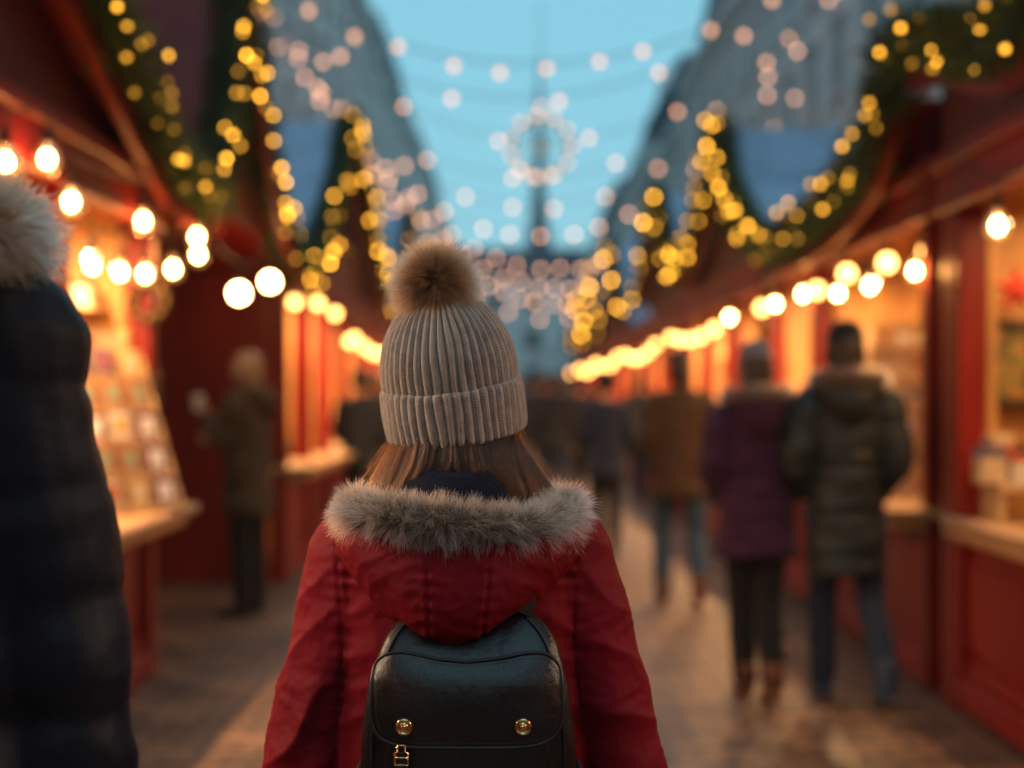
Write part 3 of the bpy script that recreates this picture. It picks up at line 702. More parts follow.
for sd, xf, a, b, nm in stock:
    n = 8
    for i in range(n):
        y = a + (b - a) * (i + .5) / n; ci = (i * 2 + int(a)) % 5
        if i % 2: jar(sd * (xf + .2), y, .912, .06, .2, ci, '%s jar, %s along the counter of the %s' % (BN[ci], on[i], nm))
        else: gift_box(sd * (xf + .2), y, .912, .16, .2, .16 + .05 * (i % 3), ci, '%s box, %s along the counter of the %s' % (BN[ci], on[i], nm))
    for i in range(3):
        y = a + (b - a) * (i + .5) / 3; z = 1.45
        frame_pic((sd * (xf + 1.85), y, z), .6, .5, sd * -PI / 2, '%s framed print from the camera in the %s' % (on[i], nm), [A1, A2, A3][i % 3], GOLDF)
    if a > 11:
        frame_pic((sd * (xf + .75), b + .12 if False else b + .14, 1.3), .7, .8, 0, 'pale wide print on the far side wall of the %s' % nm, A2, WOOD_L) if False else None
        # shelves on the far side wall
        t = thing('wall_shelf', 'lit wooden shelf unit in the %s' % nm, 'shelf', (sd * (xf + .75), b, 0)); m = MB()
        for q in range(4): m.box(sd * (xf + .3), sd * (xf + 1.3), b - .12, b + .2 if False else b + .1, 1.05 + q * .3, 1.07 + q * .3)
        m.box(sd * (xf + .28), sd * (xf + .3), b - .12, b + .1, .92, 2.05); m.box(sd * (xf + 1.3), sd * (xf + 1.32), b - .12, b + .1, .92, 2.05)
        m.build('shelf', WOOD_L, t)

# ------------------------------------------------------------------ overhead strings of pinkish bulbs
def overhead(d, yc, xc, label, target, rb, spacing=.45, k=.123, x0=-6.2, x1=7.5, dy=0, seed=0):
    rnd = random.Random(seed + 77)
    zc = CAMZ - (yc - HY) / F * d; X0 = (xc - 512) / F * d
    f = lambda x: Vector((x, d + dy * (x - X0), zc + k * (x - X0) ** 2))
    t = thing('light_string', label, 'string lights', (X0, d, zc), 0, 'strings of lights crossing above the street')
    pts = [f(x) for x in np.linspace(x0, x1, 36)]
    m = MB(); m.add(*tube(pts, .007, 5, 0)); m.build('cable', CABLE, t)
    disc = 21.5 * (1 - 2 / d); fr = min(1, (2 * rb * F / d / disc) ** 2)
    key = ('p', rb, round(d))
    if key not in fairy_sph: fairy_sph[key] = sph_mesh('light_bulb', rb, emit('pink_%d' % round(d), (1, .46, .26), target * .8 / fr, False), 6)
    x = x0 + .2; n = 0
    while x < x1 and n < 95:
        if abs(x / d * F) < 620:
            o = bpy.data.objects.new('light_bulb', fairy_sph[key]); COL.objects.link(o); o.parent = t; o.location = f(x) - Vector((X0, d, zc)) + Vector((0, 0, -.05 + rnd.uniform(-.05, .05))); n += 1
        x += spacing * rnd.uniform(.75, 1.25)
    return t
for i, (d, yc, xc, lb, tg, rb, sp) in enumerate([
    (13, 64, 530, 'nearest string of lights across the street, above the pompom hat', .6, .035, .5),
    (16, 98, 520, 'second nearest string of lights crossing the sky', .55, .038, 1.1),
    (19.5, 140, 545, 'third string of lights crossing the sky, behind the lit ring', .45, .04, 1.3),
    (24, 178, 530, 'string of lights just below the lit ring', .42, .045, 1.4),
    (28, 205, 535, 'string of lights in the lower part of the sky gap', .4, .05, 1.0),
    (32, 234, 540, 'string of lights along the roof line of the far building', .4, .05, .75),
    (36, 268, 560, 'upper string of the dense light cluster above the far street', .32, .055, .5),
    (40, 286, 560, 'middle string of the dense light cluster above the far street', .32, .055, .5),
    (45, 302, 555, 'lower string of the dense light cluster above the far street', .32, .06, .5),
    (52, 318, 550, 'lowest and farthest string of lights above the street', .3, .065, 1.0)]):
    overhead(d, yc, xc, lb, tg, rb, sp, seed=i)
# lit ring ornament
c = at(541, 147, 21.5); t = thing('ring_ornament', 'round lit ring ornament hanging above the middle of the street', 'ornament', (c.x, c.y, c.z - .55))
R_ = .44
m = MB(); ring = [(c.x + R_ * math.cos(a), c.y, c.z + R_ * math.sin(a)) for a in np.linspace(0, 2 * PI, 33)[:-1]]; m.add(*tube(ring, .03, 8, 0, True)); m.build('ring', BRASS, t)
m = MB()
for a in range(0, 6): m.tube([c, (c.x + R_ * math.cos(a * PI / 3), c.y, c.z + R_ * math.sin(a * PI / 3))], .015, 6)
m.sphere(c, .08, 6); m.build('spokes', BRASS, t)
m = MB(); m.tube([(c.x, c.y, c.z + R_), (c.x, c.y, c.z + 2.2)], .008, 6); m.build('hanging_wire', CABLE, t)
disc = 21.5 * (1 - 2 / 21.5); fr = (2 * .04 * F / 21.5 / disc) ** 2; RM = sph_mesh('light_bulb', .04, emit('ring_light', (1, .50, .30), .24 / fr, False), 6)
for a in list(np.linspace(0, 2 * PI, 12)[:-1]) + [PI * 1.4, PI * 1.6, PI * 1.25]:
    o = bpy.data.objects.new('light_bulb', RM); COL.objects.link(o); o.parent = t; o.location = Vector((c.x + (R_ + .03) * math.cos(a), c.y - .04, c.z + (R_ + .03) * math.sin(a))) - ORG[t]
o = bpy.data.objects.new('light_bulb', RM); COL.objects.link(o); o.parent = t; o.location = Vector((c.x, c.y - .04, c.z + R_ + .16)) - ORG[t]

# ------------------------------------------------------------------ fur / hair
def curves_obj(name, P, rad, m, parent, taper=True):
    """P: (n, k, 3) strands"""
    n, k, _ = P.shape
    cu = bpy.data.hair_curves.new(name); cu.add_curves([k] * n)
    cu.attributes['position'].data.foreach_set('vector', P.astype(np.float32).ravel())
    r = np.linspace(1, .15 if taper else .8, k)[None, :] * np.broadcast_to(np.asarray(rad), (n,))[:, None]
    if 'radius' not in cu.attributes: cu.attributes.new('radius', 'FLOAT', 'POINT')
    cu.attributes['radius'].data.foreach_set('value', r.astype(np.float32).ravel())
    cu.materials.append(m)
    o = bpy.data.objects.new(name, cu); COL.objects.link(o); o.parent = parent
    return o
def fur_on_path(path, rt, length, count, bias=(0, 0, 0), rs=1, k=5, clump=.012, out_only=None):
    """strands growing from a tube round a closed path"""
    r = np.random.default_rng(rs); path = np.array(path); N = len(path)
    u = r.random(count) * N; i = u.astype(int) % N; f = (u - u.astype(int))[:, None]
    p = path[i] * (1 - f) + path[(i + 1) % N] * f; tg = path[(i + 1) % N] - path[i - 1]; tg /= np.linalg.norm(tg, axis=1)[:, None]
    a = r.random(count) * 2 * PI
    up = np.array((0, 0, 1.)); s = np.cross(tg, up); s /= np.linalg.norm(s, axis=1)[:, None]; v = np.cross(s, tg)
    nrm = s * np.cos(a)[:, None] + v * np.sin(a)[:, None]
    root = p + nrm * rt * .92
    # clump field: nearby strands share a lean
    q = np.stack([np.array([noise.noise_vector(Vector(x) * 38) for x in root]), ], 0)[0]
    q2 = np.array([noise.noise_vector(Vector(x) * 110) for x in root])
    d = nrm + q * .75 + q2 * .45 + r.normal(0, .16, (count, 3)) + np.array(bias)
    d /= np.linalg.norm(d, axis=1)[:, None]
    L = length * (.4 + .6 * r.random(count) + .35 * np.clip(q[:, 0] + .2, -.4, .8))[:, None]
    t = np.linspace(0, 1, k)[None, :, None]
    g_ = (np.array(bias) * .8 + np.array((0, 0, -.25)))[None, None, :]
    P = root[:, None, :] + d[:, None, :] * L[:, None, :] * t + g_ * L[:, None, :] * t ** 2 * .5 + (q2[:, None, :] * .3) * L[:, None, :] * t ** 2
    return P
FUR_M = hairmat('fur_trim', (.05, .03, .02), (.66, .56, .47), (.22, .145, .10), .45, .3)
FUR_B = hairmat('fur_tan', (.09, .045, .028), (.42, .29, .20), (.22, .13, .08), .45, .3)
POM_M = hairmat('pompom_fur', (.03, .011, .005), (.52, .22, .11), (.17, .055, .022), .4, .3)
HAIR_M = hairmat('auburn_hair', (.012, .004, .002), (.12, .034, .010), (.035, .010, .003), .26, .6)

# ------------------------------------------------------------------ people
SKIN = mat('skin', (.52, .30, .21), .5)
def hand(w, d, side, s=1.0):
    """pieces for a relaxed hand: w wrist, d direction, side = thumb direction"""
    w = np.array(w, float); d = np.array(d, float); d /= np.linalg.norm(d); t = np.array(side, float); t -= d * np.dot(t, d); t /= np.linalg.norm(t); n = np.cross(d, t)
    P = [tube([w, w + d * .03 * s, w + d * .085 * s], [(.024 * s, .018 * s), (.038 * s, .016 * s), (.040 * s, .013 * s)], 10, 3, up=t)]
    for k, (o, l) in enumerate([(.030, .070), (.011, .080), (-.010, .074), (-.029, .058)]):
        b = w + d * .078 * s + t * o * s
        P.append(tube([b - d * .02 * s, b + d * l * .4 * s, b + d * l * .72 * s + n * .012 * s, b + d * l * .92 * s + n * .03 * s], [.0095 * s, .009 * s, .0085 * s, .0075 * s], 8, 2))
    b = w + d * .022 * s + t * .024 * s
    P.append(tube([b, b + (d * .6 + t * .7) * .035 * s, b + (d * .85 + t * .55) * .062 * s + n * .008 * s], [.013 * s, .011 * s, .009 * s], 8, 2))
    return P
def head_piece(c, s=1.0, face=(0, 1, 0)):
    V, Fc = sphere((0, 0, 0), 1, 20)
    o = []
    for (x, y, z) in V:
        X = x * .074; Y = y * .096; Z = z * .118
        if z < -.2: X *= 1 - .28 * min(1, (-z - .2) / .8); Y = Y * (1 - .08 * min(1, (-z - .2) / .8)) + .012 * min(1, (-z - .2) / .8)
        if y > 0:
            nose = math.exp(-((X / .011) ** 2) - ((Z + .018) / .02) ** 2) * .024; Y += nose
            Y += .006 * math.exp(-((X / .03) ** 2) - ((Z + .062) / .010) ** 2)          # lips
            Y += .010 * math.exp(-((X / .025) ** 2) - ((Z + .098) / .016) ** 2)         # chin
            for ex in (-.031, .031): Y -= .010 * math.exp(-(((X - ex) / .015) ** 2) - ((Z - .006) / .012) ** 2)
            Y += .004 * math.exp(-((X / .05) ** 2) - ((Z - .03) / .010) ** 2)
        o.append((X, Y, Z))
    P = [(o, Fc)]
    for sx in (-1, 1): P.append(sphere((sx * .076, -.004, -.008), .03, 8, (.35, .6, 1)))
    fa = math.atan2(face[0], face[1]); ca, sa = math.cos(-fa), math.sin(-fa)
    R = []
    for V, Fc in P: R.append(([(c[0] + s * (v[0] * ca - v[1] * sa), c[1] + s * (v[0] * sa + v[1] * ca), c[2] + s * v[2]) for v in V], Fc))
    return R
STD_LEG = [[(-.09, 0, .92), (-.095, .01, .50), (-.095, -.02, .09)], [(.09, 0, .92), (.095, .01, .50), (.095, -.02, .09)]]
STD_ARM = [[(-.18, -.01, 1.43), (-.235, -.02, 1.15), (-.25, .05, .90)], [(.18, -.01, 1.43), (.235, -.02, 1.15), (.25, .05, .90)]]
def person(label, loc, rz, H=1.75, legs=STD_LEG, arms=STD_ARM, coat=None, hem=.82, flare=.19, puff=0, trousers=None, shoes=None, hat=None, hood=None, fur=None, hair=None, voxel=.008, coatcol=None, girth=1.0, group=None, face=(0, 1, 0), furn=2600, feet=None, hx=0, hands=True, cap=False):
    s = H / 1.75
    t = thing('person', label, 'person', loc, rz, group); t.scale = (s, s, s)
    P = []
    P += [loft_s([(1.50, hx * .5, -.01, .055, .055), (1.46, 0, -.015, .08, .07), (1.42, 0, -.01, .165 * girth, .085), (1.30, 0, 0, .155 * girth, .10), (1.08, 0, 0, .13 * girth, .09), (.95, 0, 0, .15 * girth, .10), (.84, 0, 0, .13 * girth, .09)], 3)]
    P += [tube([(0, -.01, 1.44), (hx, .005, 1.56)], [.056, .052], 12, 2)]
    P += head_piece((hx, .02, 1.638), 1, face)
    for i in (0, 1):
        a, b, c_ = legs[i]
        P += [tube([a, ((a[0] + b[0]) / 2, (a[1] + b[1]) / 2, (a[2] + b[2]) / 2), b, ((b[0] * .6 + c_[0] * .4), (b[1] * .6 + c_[1] * .4) - .012, (b[2] * .6 + c_[2] * .4)), c_], [.080, .068, .046, .046, .033], 14, 4)]
        fd = feet[i] if feet else (0, 1, 0)
        P += [tube([(c_[0], c_[1] - .03, c_[2] - .04), (c_[0] + fd[0] * .1, c_[1] + fd[1] * .1, c_[2] - .05 + fd[2] * .1), (c_[0] + fd[0] * .17, c_[1] + fd[1] * .17, c_[2] - .06 + fd[2] * .17)], [.035, .038, .025], 10, 3)]
        a, b, c_ = arms[i]
        P += [tube([a, b, c_], [.05, .042, .027], 12, 5)]
        d = np.array(c_) - np.array(b); 
        P += hand(c_, d, (0, 1, 0) if abs(d[1]) < .12 else (0, 0, 1), 1.0)
    me = remesh(P, voxel, 1, 'body'); setmat(me, SKIN); body = link('body', me, t, False)
    def rmesh(pieces, vx, it, name, m, fn=None):
        me = remesh(pieces, vx, it, name); setmat(me, m)
        if fn: displace(me, fn)
        return link(name, me, t, False)
    # trousers
    Q = [loft_s([(1.0, 0, 0, .145 * girth, .10), (.92, 0, 0, .165 * girth, .115), (.84, 0, 0, .15, .10)], 3)]
    for i in (0, 1):
        a, b, c_ = legs[i]; m1 = tuple((a[k] + b[k]) / 2 for k in range(3)); m2 = tuple(b[k] * .5 + c_[k] * .5 for k in range(3)); e = tuple(c_[k] * 1.03 - b[k] * .03 for k in range(3))
        Q += [tube([a, m1, b, m2, e], [.096, .088, .070, .068, .060], 16, 4)]
    rmesh(Q, .012, 1, 'trousers', trousers, lambda co, no: nz(co, (9, 9, 22), 3) * .008)
    # shoes
    for i in (0, 1):
        c_ = legs[i][2]; fd = np.array(feet[i] if feet else (0, 1, 0), float); c_ = np.array(c_)
        S = [tube([c_ + (0, -.005, .10), c_ + (0, -.005, -.02)], [.056, .052], 12, 2),
             tube([c_ + (0, -.04, -.045), c_ + fd * .06 + (0, 0, -.048), c_ + fd * .14 + (0, 0, -.058), c_ + fd * .2 + (0, 0, -.065)], [(.04, .038), (.045, .04), (.043, .03), (.028, .018)], 12, 4, up=(1, 0, 0))]
        rmesh(S, .008, 1, 'boot', shoes)
    # coat
    W = girth
    hemz = hem
    C = [loft_s([(1.505, 0, -.01, .085, .08), (1.475, 0, -.012, .115 * W, .095), (1.43, 0, -.01, .19 * W, .115), (1.34, 0, -.005, .205 * W, .14), (1.15, 0, 0, .19 * W, .145), (1.0, 0, 0, .195 * W, .15), ((hemz + 1) / 2, 0, 0, (.195 * W + flare * W * 1.05) / 2, .155), (hemz, 0, 0, flare * W * 1.08, .16), (hemz - .004, 0, 0, flare * W * .8, .12)], 3)]
    for i in (0, 1):
        a, b, c_ = arms[i]; m1 = tuple((a[k] + b[k]) / 2 for k in range(3)); m2 = tuple(b[k] * .5 + c_[k] * .5 for k in range(3))
        pu = .008 if puff else 0
        C += [tube([(a[0] * .62, a[1], a[2] + .058), a, m1, b, m2, c_], [.02, .085 + pu, .078 + pu, .070 + pu, .064 + pu, .052 + pu * .5], 16, 4)]
    def fn(co, no):
        d = nz(co, (6, 6, 14), 5) * .014 + nz(co, (14, 14, 30), 9) * .005
        if puff:
            ph = (co[:, 2] + .02 * nz(co, (3, 3, 3), 2)) / puff
            d = d + (np.abs(np.sin(PI * ph)) ** .8 - .6) * (.009 if puff > .1 else .005)
        return d
    me_c = rmesh(C, .010 if not puff else .008, 2, 'coat', coat, fn)
    # hood lying on the back
    if hood:
        Hd = [loft_s([(1.53, 0, -.05, .12, .09), (1.50, 0, -.07, .145, .115), (1.44, 0, -.08, .14, .13), (1.38, 0, -.08, .11, .125), (1.33, 0, -.07, .07, .10), (1.30, 0, -.06, .03, .07)], 3)]
        rmesh(Hd, .01, 2, 'hood', hood, lambda co, no: nz(co, (9, 9, 9), 1) * .01)
    if fur:
        path = [(.150 * math.cos(a), -.035 + (.155 if math.sin(a) < 0 else .11) * math.sin(a), 1.525 - .012 * math.sin(a) + .004 * math.cos(3 * a)) for a in np.linspace(0, 2 * PI, 49)[:-1]]
        V, Fc = tube(path, .034, 12, 0, True); f = link('fur_trim', make_mesh('fur_trim', V, Fc, mat('fur_base', (.12, .08, .055), .9), True), t, False)
        P_ = fur_on_path(path, .034, .035, furn, (0, 0, .0), rs=int(abs(loc[0] * 100)) + 5); curves_obj('fur_strands', P_, .0012, fur, f)
    hc = (hx, .02, 1.638)
    if hair:
        secs = [(1.762, hx, .0, .03, .04), (1.755, hx, .0, .05, .065), (1.72, hx, -.004, .078, .098), (1.66, hx, -.012, .087, .10), (1.60, hx, -.022, .084, .088), (1.55, hx, -.04, .07, .06), (1.52, hx, -.05, .06, .045)]
        a_ = -math.atan2(face[0], face[1])
        me = remesh([loft_s(secs, 3)], .007, 1, 'hair'); setmat(me, hair)
        me.transform(Matrix.Translation(Vector(hc)) @ Matrix.Rotation(a_, 4, 'Z') @ Matrix.Translation(-Vector(hc)))
        displace(me, lambda co, no: nz(co, (30, 30, 10), 2) * .006); link('hair', me, t, False)
    if hat:
        if cap: secs = [(1.775, hx, .02, .05, .06), (1.765, hx, .02, .075, .095), (1.72, hx, .02, .086, .108), (1.685, hx, .02, .088, .110)]
        else: secs = [(1.81, hx, -.005, .01, .01), (1.80, hx, 0, .045, .05), (1.775, hx, .005, .072, .085), (1.73, hx, .01, .088, .108), (1.66, hx, .01, .091, .110), (1.655, hx, .01, .098, .117), (1.60, hx, .008, .096, .114)]
        V, Fc = loft_s(secs, 4, n=48); h = link('hat', make_mesh('hat', V, Fc, hat, True), t, False)
        if cap:
            m = MB(); m.add(*loft([(1.69, hx, .12, .06, .06), (1.682, hx, .12, .064, .065), (1.679, hx, .12, .06, .06)], 24)); link('brim', make_mesh('brim', m.V, m.F, hat, True), h, False)
    return t
def fab(name, c, rough=.85, sheen=.08, bump=.35, bs=90): return mat(name, c, rough, var=.18, vscale=7, bump=bump, bscale=bs, sheen=sheen, spec=.2)
JEAN = fab('dark_jeans', (.018, .03, .06)); JEAN2 = fab('blue_jeans', (.03, .06, .11)); BLK = fab('black_cloth', (.009, .009, .011)); 
BROWNB = mat('brown_leather', (.13, .05, .022), .5, var=.3); BLKB = mat('black_leather_boot', (.02, .018, .018), .45); BLUEB = mat('blue_shoe', (.03, .06, .11), .5)
PURP = fab('plum_coat', (.04, .012, .038)); TEAL = mat('teal_puffer', (.008, .018, .020), .6, var=.15, vscale=9, bump=.2, bscale=70)
OLIVE = fab('olive_parka', (.065, .048, .028)); TAN = fab('brown_jacket', (.060, .032, .015)); CHAR = fab('charcoal_coat', (.022, .024, .03)); NAVYC = fab('navy_coat', (.018, .024, .045))
GREYH = fab('grey_knit', (.16, .16, .17)); BLKH = fab('black_knit', (.015, .015, .018)); BLOND = mat('fair_grey_hair', (.30, .19, .12), .55, var=.3, vscale=30, stretch=(1, 1, .2), bump=.4, bscale=80)
DBROWN = mat('dark_hair', (.03, .018, .012), .5, var=.3, vscale=30)
walkA = [[(-.08, 0, .92), (-.085, .08, .50), (-.075, .10, .09)], [(.08, 0, .92), (.08, -.02, .50), (.065, -.17, .13)]]
walkAf = [(0, 1, 0), (0, .93, -.3)]
armdown = [[(-.18, -.01, 1.43), (-.245, -.05, 1.15), (-.24, .04, .90)], [(.18, -.01, 1.43), (.25, -.02, 1.15), (.245, .06, .90)]]
pocket = [[(-.165, -.01, 1.42), (-.232, -.04, 1.16), (-.17, .10, .98)], [(.165, -.01, 1.42), (.232, -.04, 1.16), (.17, .10, .98)]]
def ground_at(px, d): return ((px - 512) / F * d, d, 0)
person('person in a plum parka with grey knit hat and brown boots walking away', ground_at(756, 6.95), .05, 1.70, coat=PURP, hem=.72, flare=.195, trousers=BLK, shoes=BROWNB, hat=GREYH, hood=PURP, fur=FUR_B, arms=pocket, hair=DBROWN, legs=[[(-.07, 0, .92), (-.062, .06, .50), (-.052, .03, .09)], [(.07, 0, .92), (.058, -.02, .50), (.052, -.14, .11)]], feet=walkAf)
person('person in a long dark green coat and black hat walking away', ground_at(846, 6.85), -.05, 1.79, coat=TEAL, hem=.63, flare=.195, puff=.07, girth=.85, trousers=JEAN, shoes=BLUEB, hat=BLKH, hood=TEAL, fur=FUR_B, arms=pocket, hair=DBROWN, legs=[[(-.09, 0, .92), (-.095, .10, .51), (-.09, .12, .09)], [(.09, 0, .92), (.115, .0, .50), (.15, -.18, .14)]], feet=walkAf)
person('person in a brown jacket, dark cap and blue jeans walking further ahead', ground_at(680, 10.1), 0, 1.77, coat=TAN, hem=.76, flare=.18, trousers=JEAN2, shoes=BROWNB, hat=CHAR, cap=True, arms=pocket, hair=DBROWN, legs=[[(-.1, 0, .92), (-.12, .06, .50), (-.12, .02, .09)], [(.1, 0, .92), (.115, -.02, .50), (.12, -.15, .12)]], feet=walkAf, girth=1.08)
# standing figure in front of the second left stall, side on, raising a cup
cup_arm = [[(-.18, -.01, 1.43), (-.20, .08, 1.17), (-.07, .27, 1.33)], [(.18, -.01, 1.43), (.22, .05, 1.16), (.10, .27, 1.17)]]
person('fair haired person in an olive parka standing side-on by the left stalls', ground_at(248, 9.55), math.radians(72), 1.76, coat=OLIVE, hem=.68, flare=.18, trousers=BLK, shoes=BLKB, hood=OLIVE, arms=cup_arm, hair=BLOND, voxel=.007)
cp = Matrix.Translation(Vector(ground_at(248, 9.55))) @ Matrix.Rotation(math.radians(72), 4, 'Z') @ Vector((-.02, .37, 1.37))
t = thing('paper_cup', 'pale paper cup held up by the person in the olive parka', 'cup', cp); ORG[t] = Vector((0, 0, 0)); m = MB(); m.lathe((0, 0, 0), [(.001, 0), (.028, 0), (.038, .1), (.034, .1), (.03, .09), (.001, .09)], 16); m.build('cup', PAPERS[1], t, False)
m = MB(); m.lathe((0, 0, 0), [(.04, .1), (.04, .108), (.03, .114), (.001, .114)], 16); m.build('lid', PAPERS[1], t, False)
def copy_tree(o, parent=None):
    c_ = o.copy(); COL.objects.link(c_); c_.parent = parent
    for ch in list(o.children): copy_tree(ch, c_)
    return c_
CG = 'people in the distant crowd'
q0 = person('person in a dark coat walking alone to the left of the brown jacket', ground_at(606, 13.0), 0, 1.66, coat=NAVYC, hem=.78, trousers=BLK, shoes=BLKB, hat=BLKH, arms=pocket, legs=walkA, feet=walkAf, group=CG, voxel=.012)
q1 = person('dark coated person among the crowd directly behind the hat, nearest', ground_at(553, 16.5), .1, 1.72, coat=CHAR, hem=.86, trousers=JEAN, shoes=BLKB, hair=DBROWN, arms=armdown, legs=walkA, feet=walkAf, group=CG, voxel=.012)
crowd = [(q0, 578, 19, 1.70, CHAR, 'charcoal coated person just left of and beyond the lone dark walker'), (q1, 536, 20, 1.75, NAVYC, 'navy coated person beside the hat cuff in the crowd'),
         (q0, 360, 14.5, 1.7, CHAR, 'dark coated person left of the hat by the third left stall'), (q1, 566, 24, 1.74, BLK, 'black coated person deep in the crowd, right of the hat'),
         (q0, 545, 28, 1.76, OLIVE, 'olive coated person far down the street'), (q1, 590, 27, 1.7, TAN, 'brown coated person far down the street on the right side'),
         (q1, 640, 20, 1.72, CHAR, 'charcoal coated person left of the brown jacket by the stalls'), (q0, 524, 25, 1.7, PURP, 'plum coated person far down the street'),
         (q1, 500, 22, 1.75, CHAR, 'charcoal coated person hidden behind the hat'), (q0, 556, 34, 1.75, NAVYC, 'farthest navy coated person in the street'), (q1, 575, 32, 1.7, BLK, 'farthest black coated person in the street'),
         (q1, 375, 17, 1.72, NAVYC, 'navy coated person at the left blue-roofed stall'), (q0, 535, 31, 1.68, CHAR, 'charcoal coated person in the far middle of the street')]
for i, (src, px, d, H, cm, lb) in enumerate(crowd):
    o = copy_tree(src); o.location = ground_at(px, d); o.rotation_euler.z = ((i * 37) % 10 - 5) * .12; o['label'] = lb; s_ = H / 1.75; o.scale = (s_, s_, s_)
    for ch in o.children:
        if ch.name.startswith(('coat', 'hood')): ch.material_slots[0].link = 'OBJECT'; ch.material_slots[0].material = cm

# foreground figure in the navy puffer at the left edge
PUFF = mat('navy_puffer', (.006, .011, .022), .55, var=.15, vscale=8, bump=.25, bscale=45, spec=.2)
fa = [[(-.19, -.01, 1.43), (-.27, -.04, 1.14), (-.27, .06, .88)], [(.120, -.01, 1.455), (.190, .0, 1.14), (.22, .0, .88)]]
person('tall person in a dark puffer coat with fur hood at the left edge', (-.745, 1.62, 0), .2, 1.92, coat=PUFF, hem=.62, flare=.22, puff=.115, trousers=BLK, shoes=BLKB, hood=PUFF, fur=FUR_B, arms=fa, hair=DBROWN, girth=.92, furn=16000, voxel=.007, hx=-.02)

# ------------------------------------------------------------------ the woman in the red parka (in focus)
RX, RY = (460 - 512) / F * 2.13, 2.15
W0 = Vector((RX, RY, 0))
wm = thing('person', 'woman in a red parka with fur-trimmed hood and ribbed pompom hat, seen from behind', 'person', W0)
def wl(px, py, d):   # local coordinates of a picture point at distance d
    return at(px, py, d) - W0
REDC = mat('red_parka', (.150, .0022, .010), .68, var=.14, vscale=5, bump=.14, bscale=650, spec=.13, detail=2)
NAVYS = mat('navy_scarf', (.008, .010, .024), .9, var=.2, vscale=20, bump=.5, bscale=240, spec=.2)
LEATH = None
def leather():
    m = bpy.data.materials.new('black_leather'); m.use_nodes = True; N = m.node_tree.nodes; L = m.node_tree.links; b = N['Principled BSDF']
    b.inputs['Base Color'].default_value = (.006, .0065, .009, 1); b.inputs['Roughness'].default_value = .38; b.inputs['Specular IOR Level'].default_value = .55
    tc = N.new('ShaderNodeTexCoord'); v = N.new('ShaderNodeTexVoronoi'); v.feature = 'DISTANCE_TO_EDGE'; v.inputs['Scale'].default_value = 420; L.new(tc.outputs['Object'], v.inputs['Vector'])
    n = N.new('ShaderNodeTexNoise'); n.inputs['Scale'].default_value = 14; n.inputs['Detail'].default_value = 5; L.new(tc.outputs['Object'], n.inputs['Vector'])
    mr = N.new('ShaderNodeMapRange'); mr.inputs['To Min'].default_value = .24; mr.inputs['To Max'].default_value = .36; L.new(n.outputs['Fac'], mr.inputs['Value']); L.new(mr.outputs[0], b.inputs['Roughness'])
    b1 = N.new('ShaderNodeBump'); b1.inputs['Strength'].default_value = .35; b1.inputs['Distance'].default_value = .02; L.new(n.outputs['Fac'], b1.inputs['Height'])
    b2 = N.new('ShaderNodeBump'); b2.inputs['Strength'].default_value = .25; b2.inputs['Distance'].default_value = .002; L.new(v.outputs['Distance'], b2.inputs['Height']); L.new(b1.outputs[0], b2.inputs['Normal']); L.new(b2.outputs[0], b.inputs['Normal'])
    return m
LEATH = leather()

# body
legs = [[(-.085, 0, .84), (-.09, .01, .46), (-.09, -.02, .09)], [(.085, 0, .84), (.09, .01, .46), (.09, -.02, .09)]]
armsW = [[(-.155, 0, 1.275), (-.222, -.01, .95), (-.17, .15, .78)], [(.170, 0, 1.275), (.242, -.01, .95), (.19, .15, .78)]]
P = [loft_s([(1.37, 0, -.01, .05, .05), (1.33, 0, -.01, .07, .06), (1.29, 0, 0, .14, .075), (1.18, 0, 0, .14, .09), (1.0, 0, 0, .115, .085), (.88, 0, 0, .145, .10), (.76, 0, 0, .12, .09)], 3)]
P += [tube([(0, -.01, 1.30), (-.005, .0, 1.43)], [.05, .048], 12, 2)] + head_piece((-.008, .035, 1.475), .95)
for i in (0, 1):
    a, b, c_ = legs[i]; P += [tube([a, tuple((np.array(a) + b) / 2), b, tuple(np.array(b) * .6 + np.array(c_) * .4), c_], [.08, .07, .048, .05, .034], 14, 4), tube([(c_[0], -.04, .05), (c_[0], .08, .04), (c_[0], .14, .03)], [.035, .035, .024], 10, 3)]
    a, b, c_ = armsW[i]; P += [tube([a, b, c_], [.045, .038, .026], 12, 5)]; P += hand(c_, np.array(c_) - b, (0, 0, 1), .95)
me = remesh(P, .006, 1, 'body'); setmat(me, SKIN); link('body', me, wm, False)
Q = [loft_s([(.92, 0, 0, .14, .10), (.84, 0, 0, .155, .11), (.77, 0, 0, .14, .095)], 3)]
for i in (0, 1):
    a, b, c_ = [np.array(v) for v in legs[i]]; Q += [tube([a, (a + b) / 2, b, (b + c_) / 2, c_], [.09, .08, .06, .056, .046], 16, 4)]
me = remesh(Q, .01, 1, 'trousers'); setmat(me, JEAN); displace(me, lambda co, no: nz(co, (9, 9, 22), 3) * .008); link('trousers', me, wm, False)
for i in (0, 1):
    c_ = np.array(legs[i][2]); S = [tube([c_ + (0, -.005, .14), c_ + (0, -.005, -.02)], [.06, .052], 12, 2), tube([c_ + (0, -.045, -.042), c_ + (0, .06, -.045), c_ + (0, .13, -.055), c_ + (0, .18, -.062)], [(.04, .04), (.044, .04), (.042, .03), (.026, .02)], 12, 4, up=(1, 0, 0))]
    me = remesh(S, .008, 1, 'boot'); setmat(me, BROWNB); link('boot', me, wm, False)

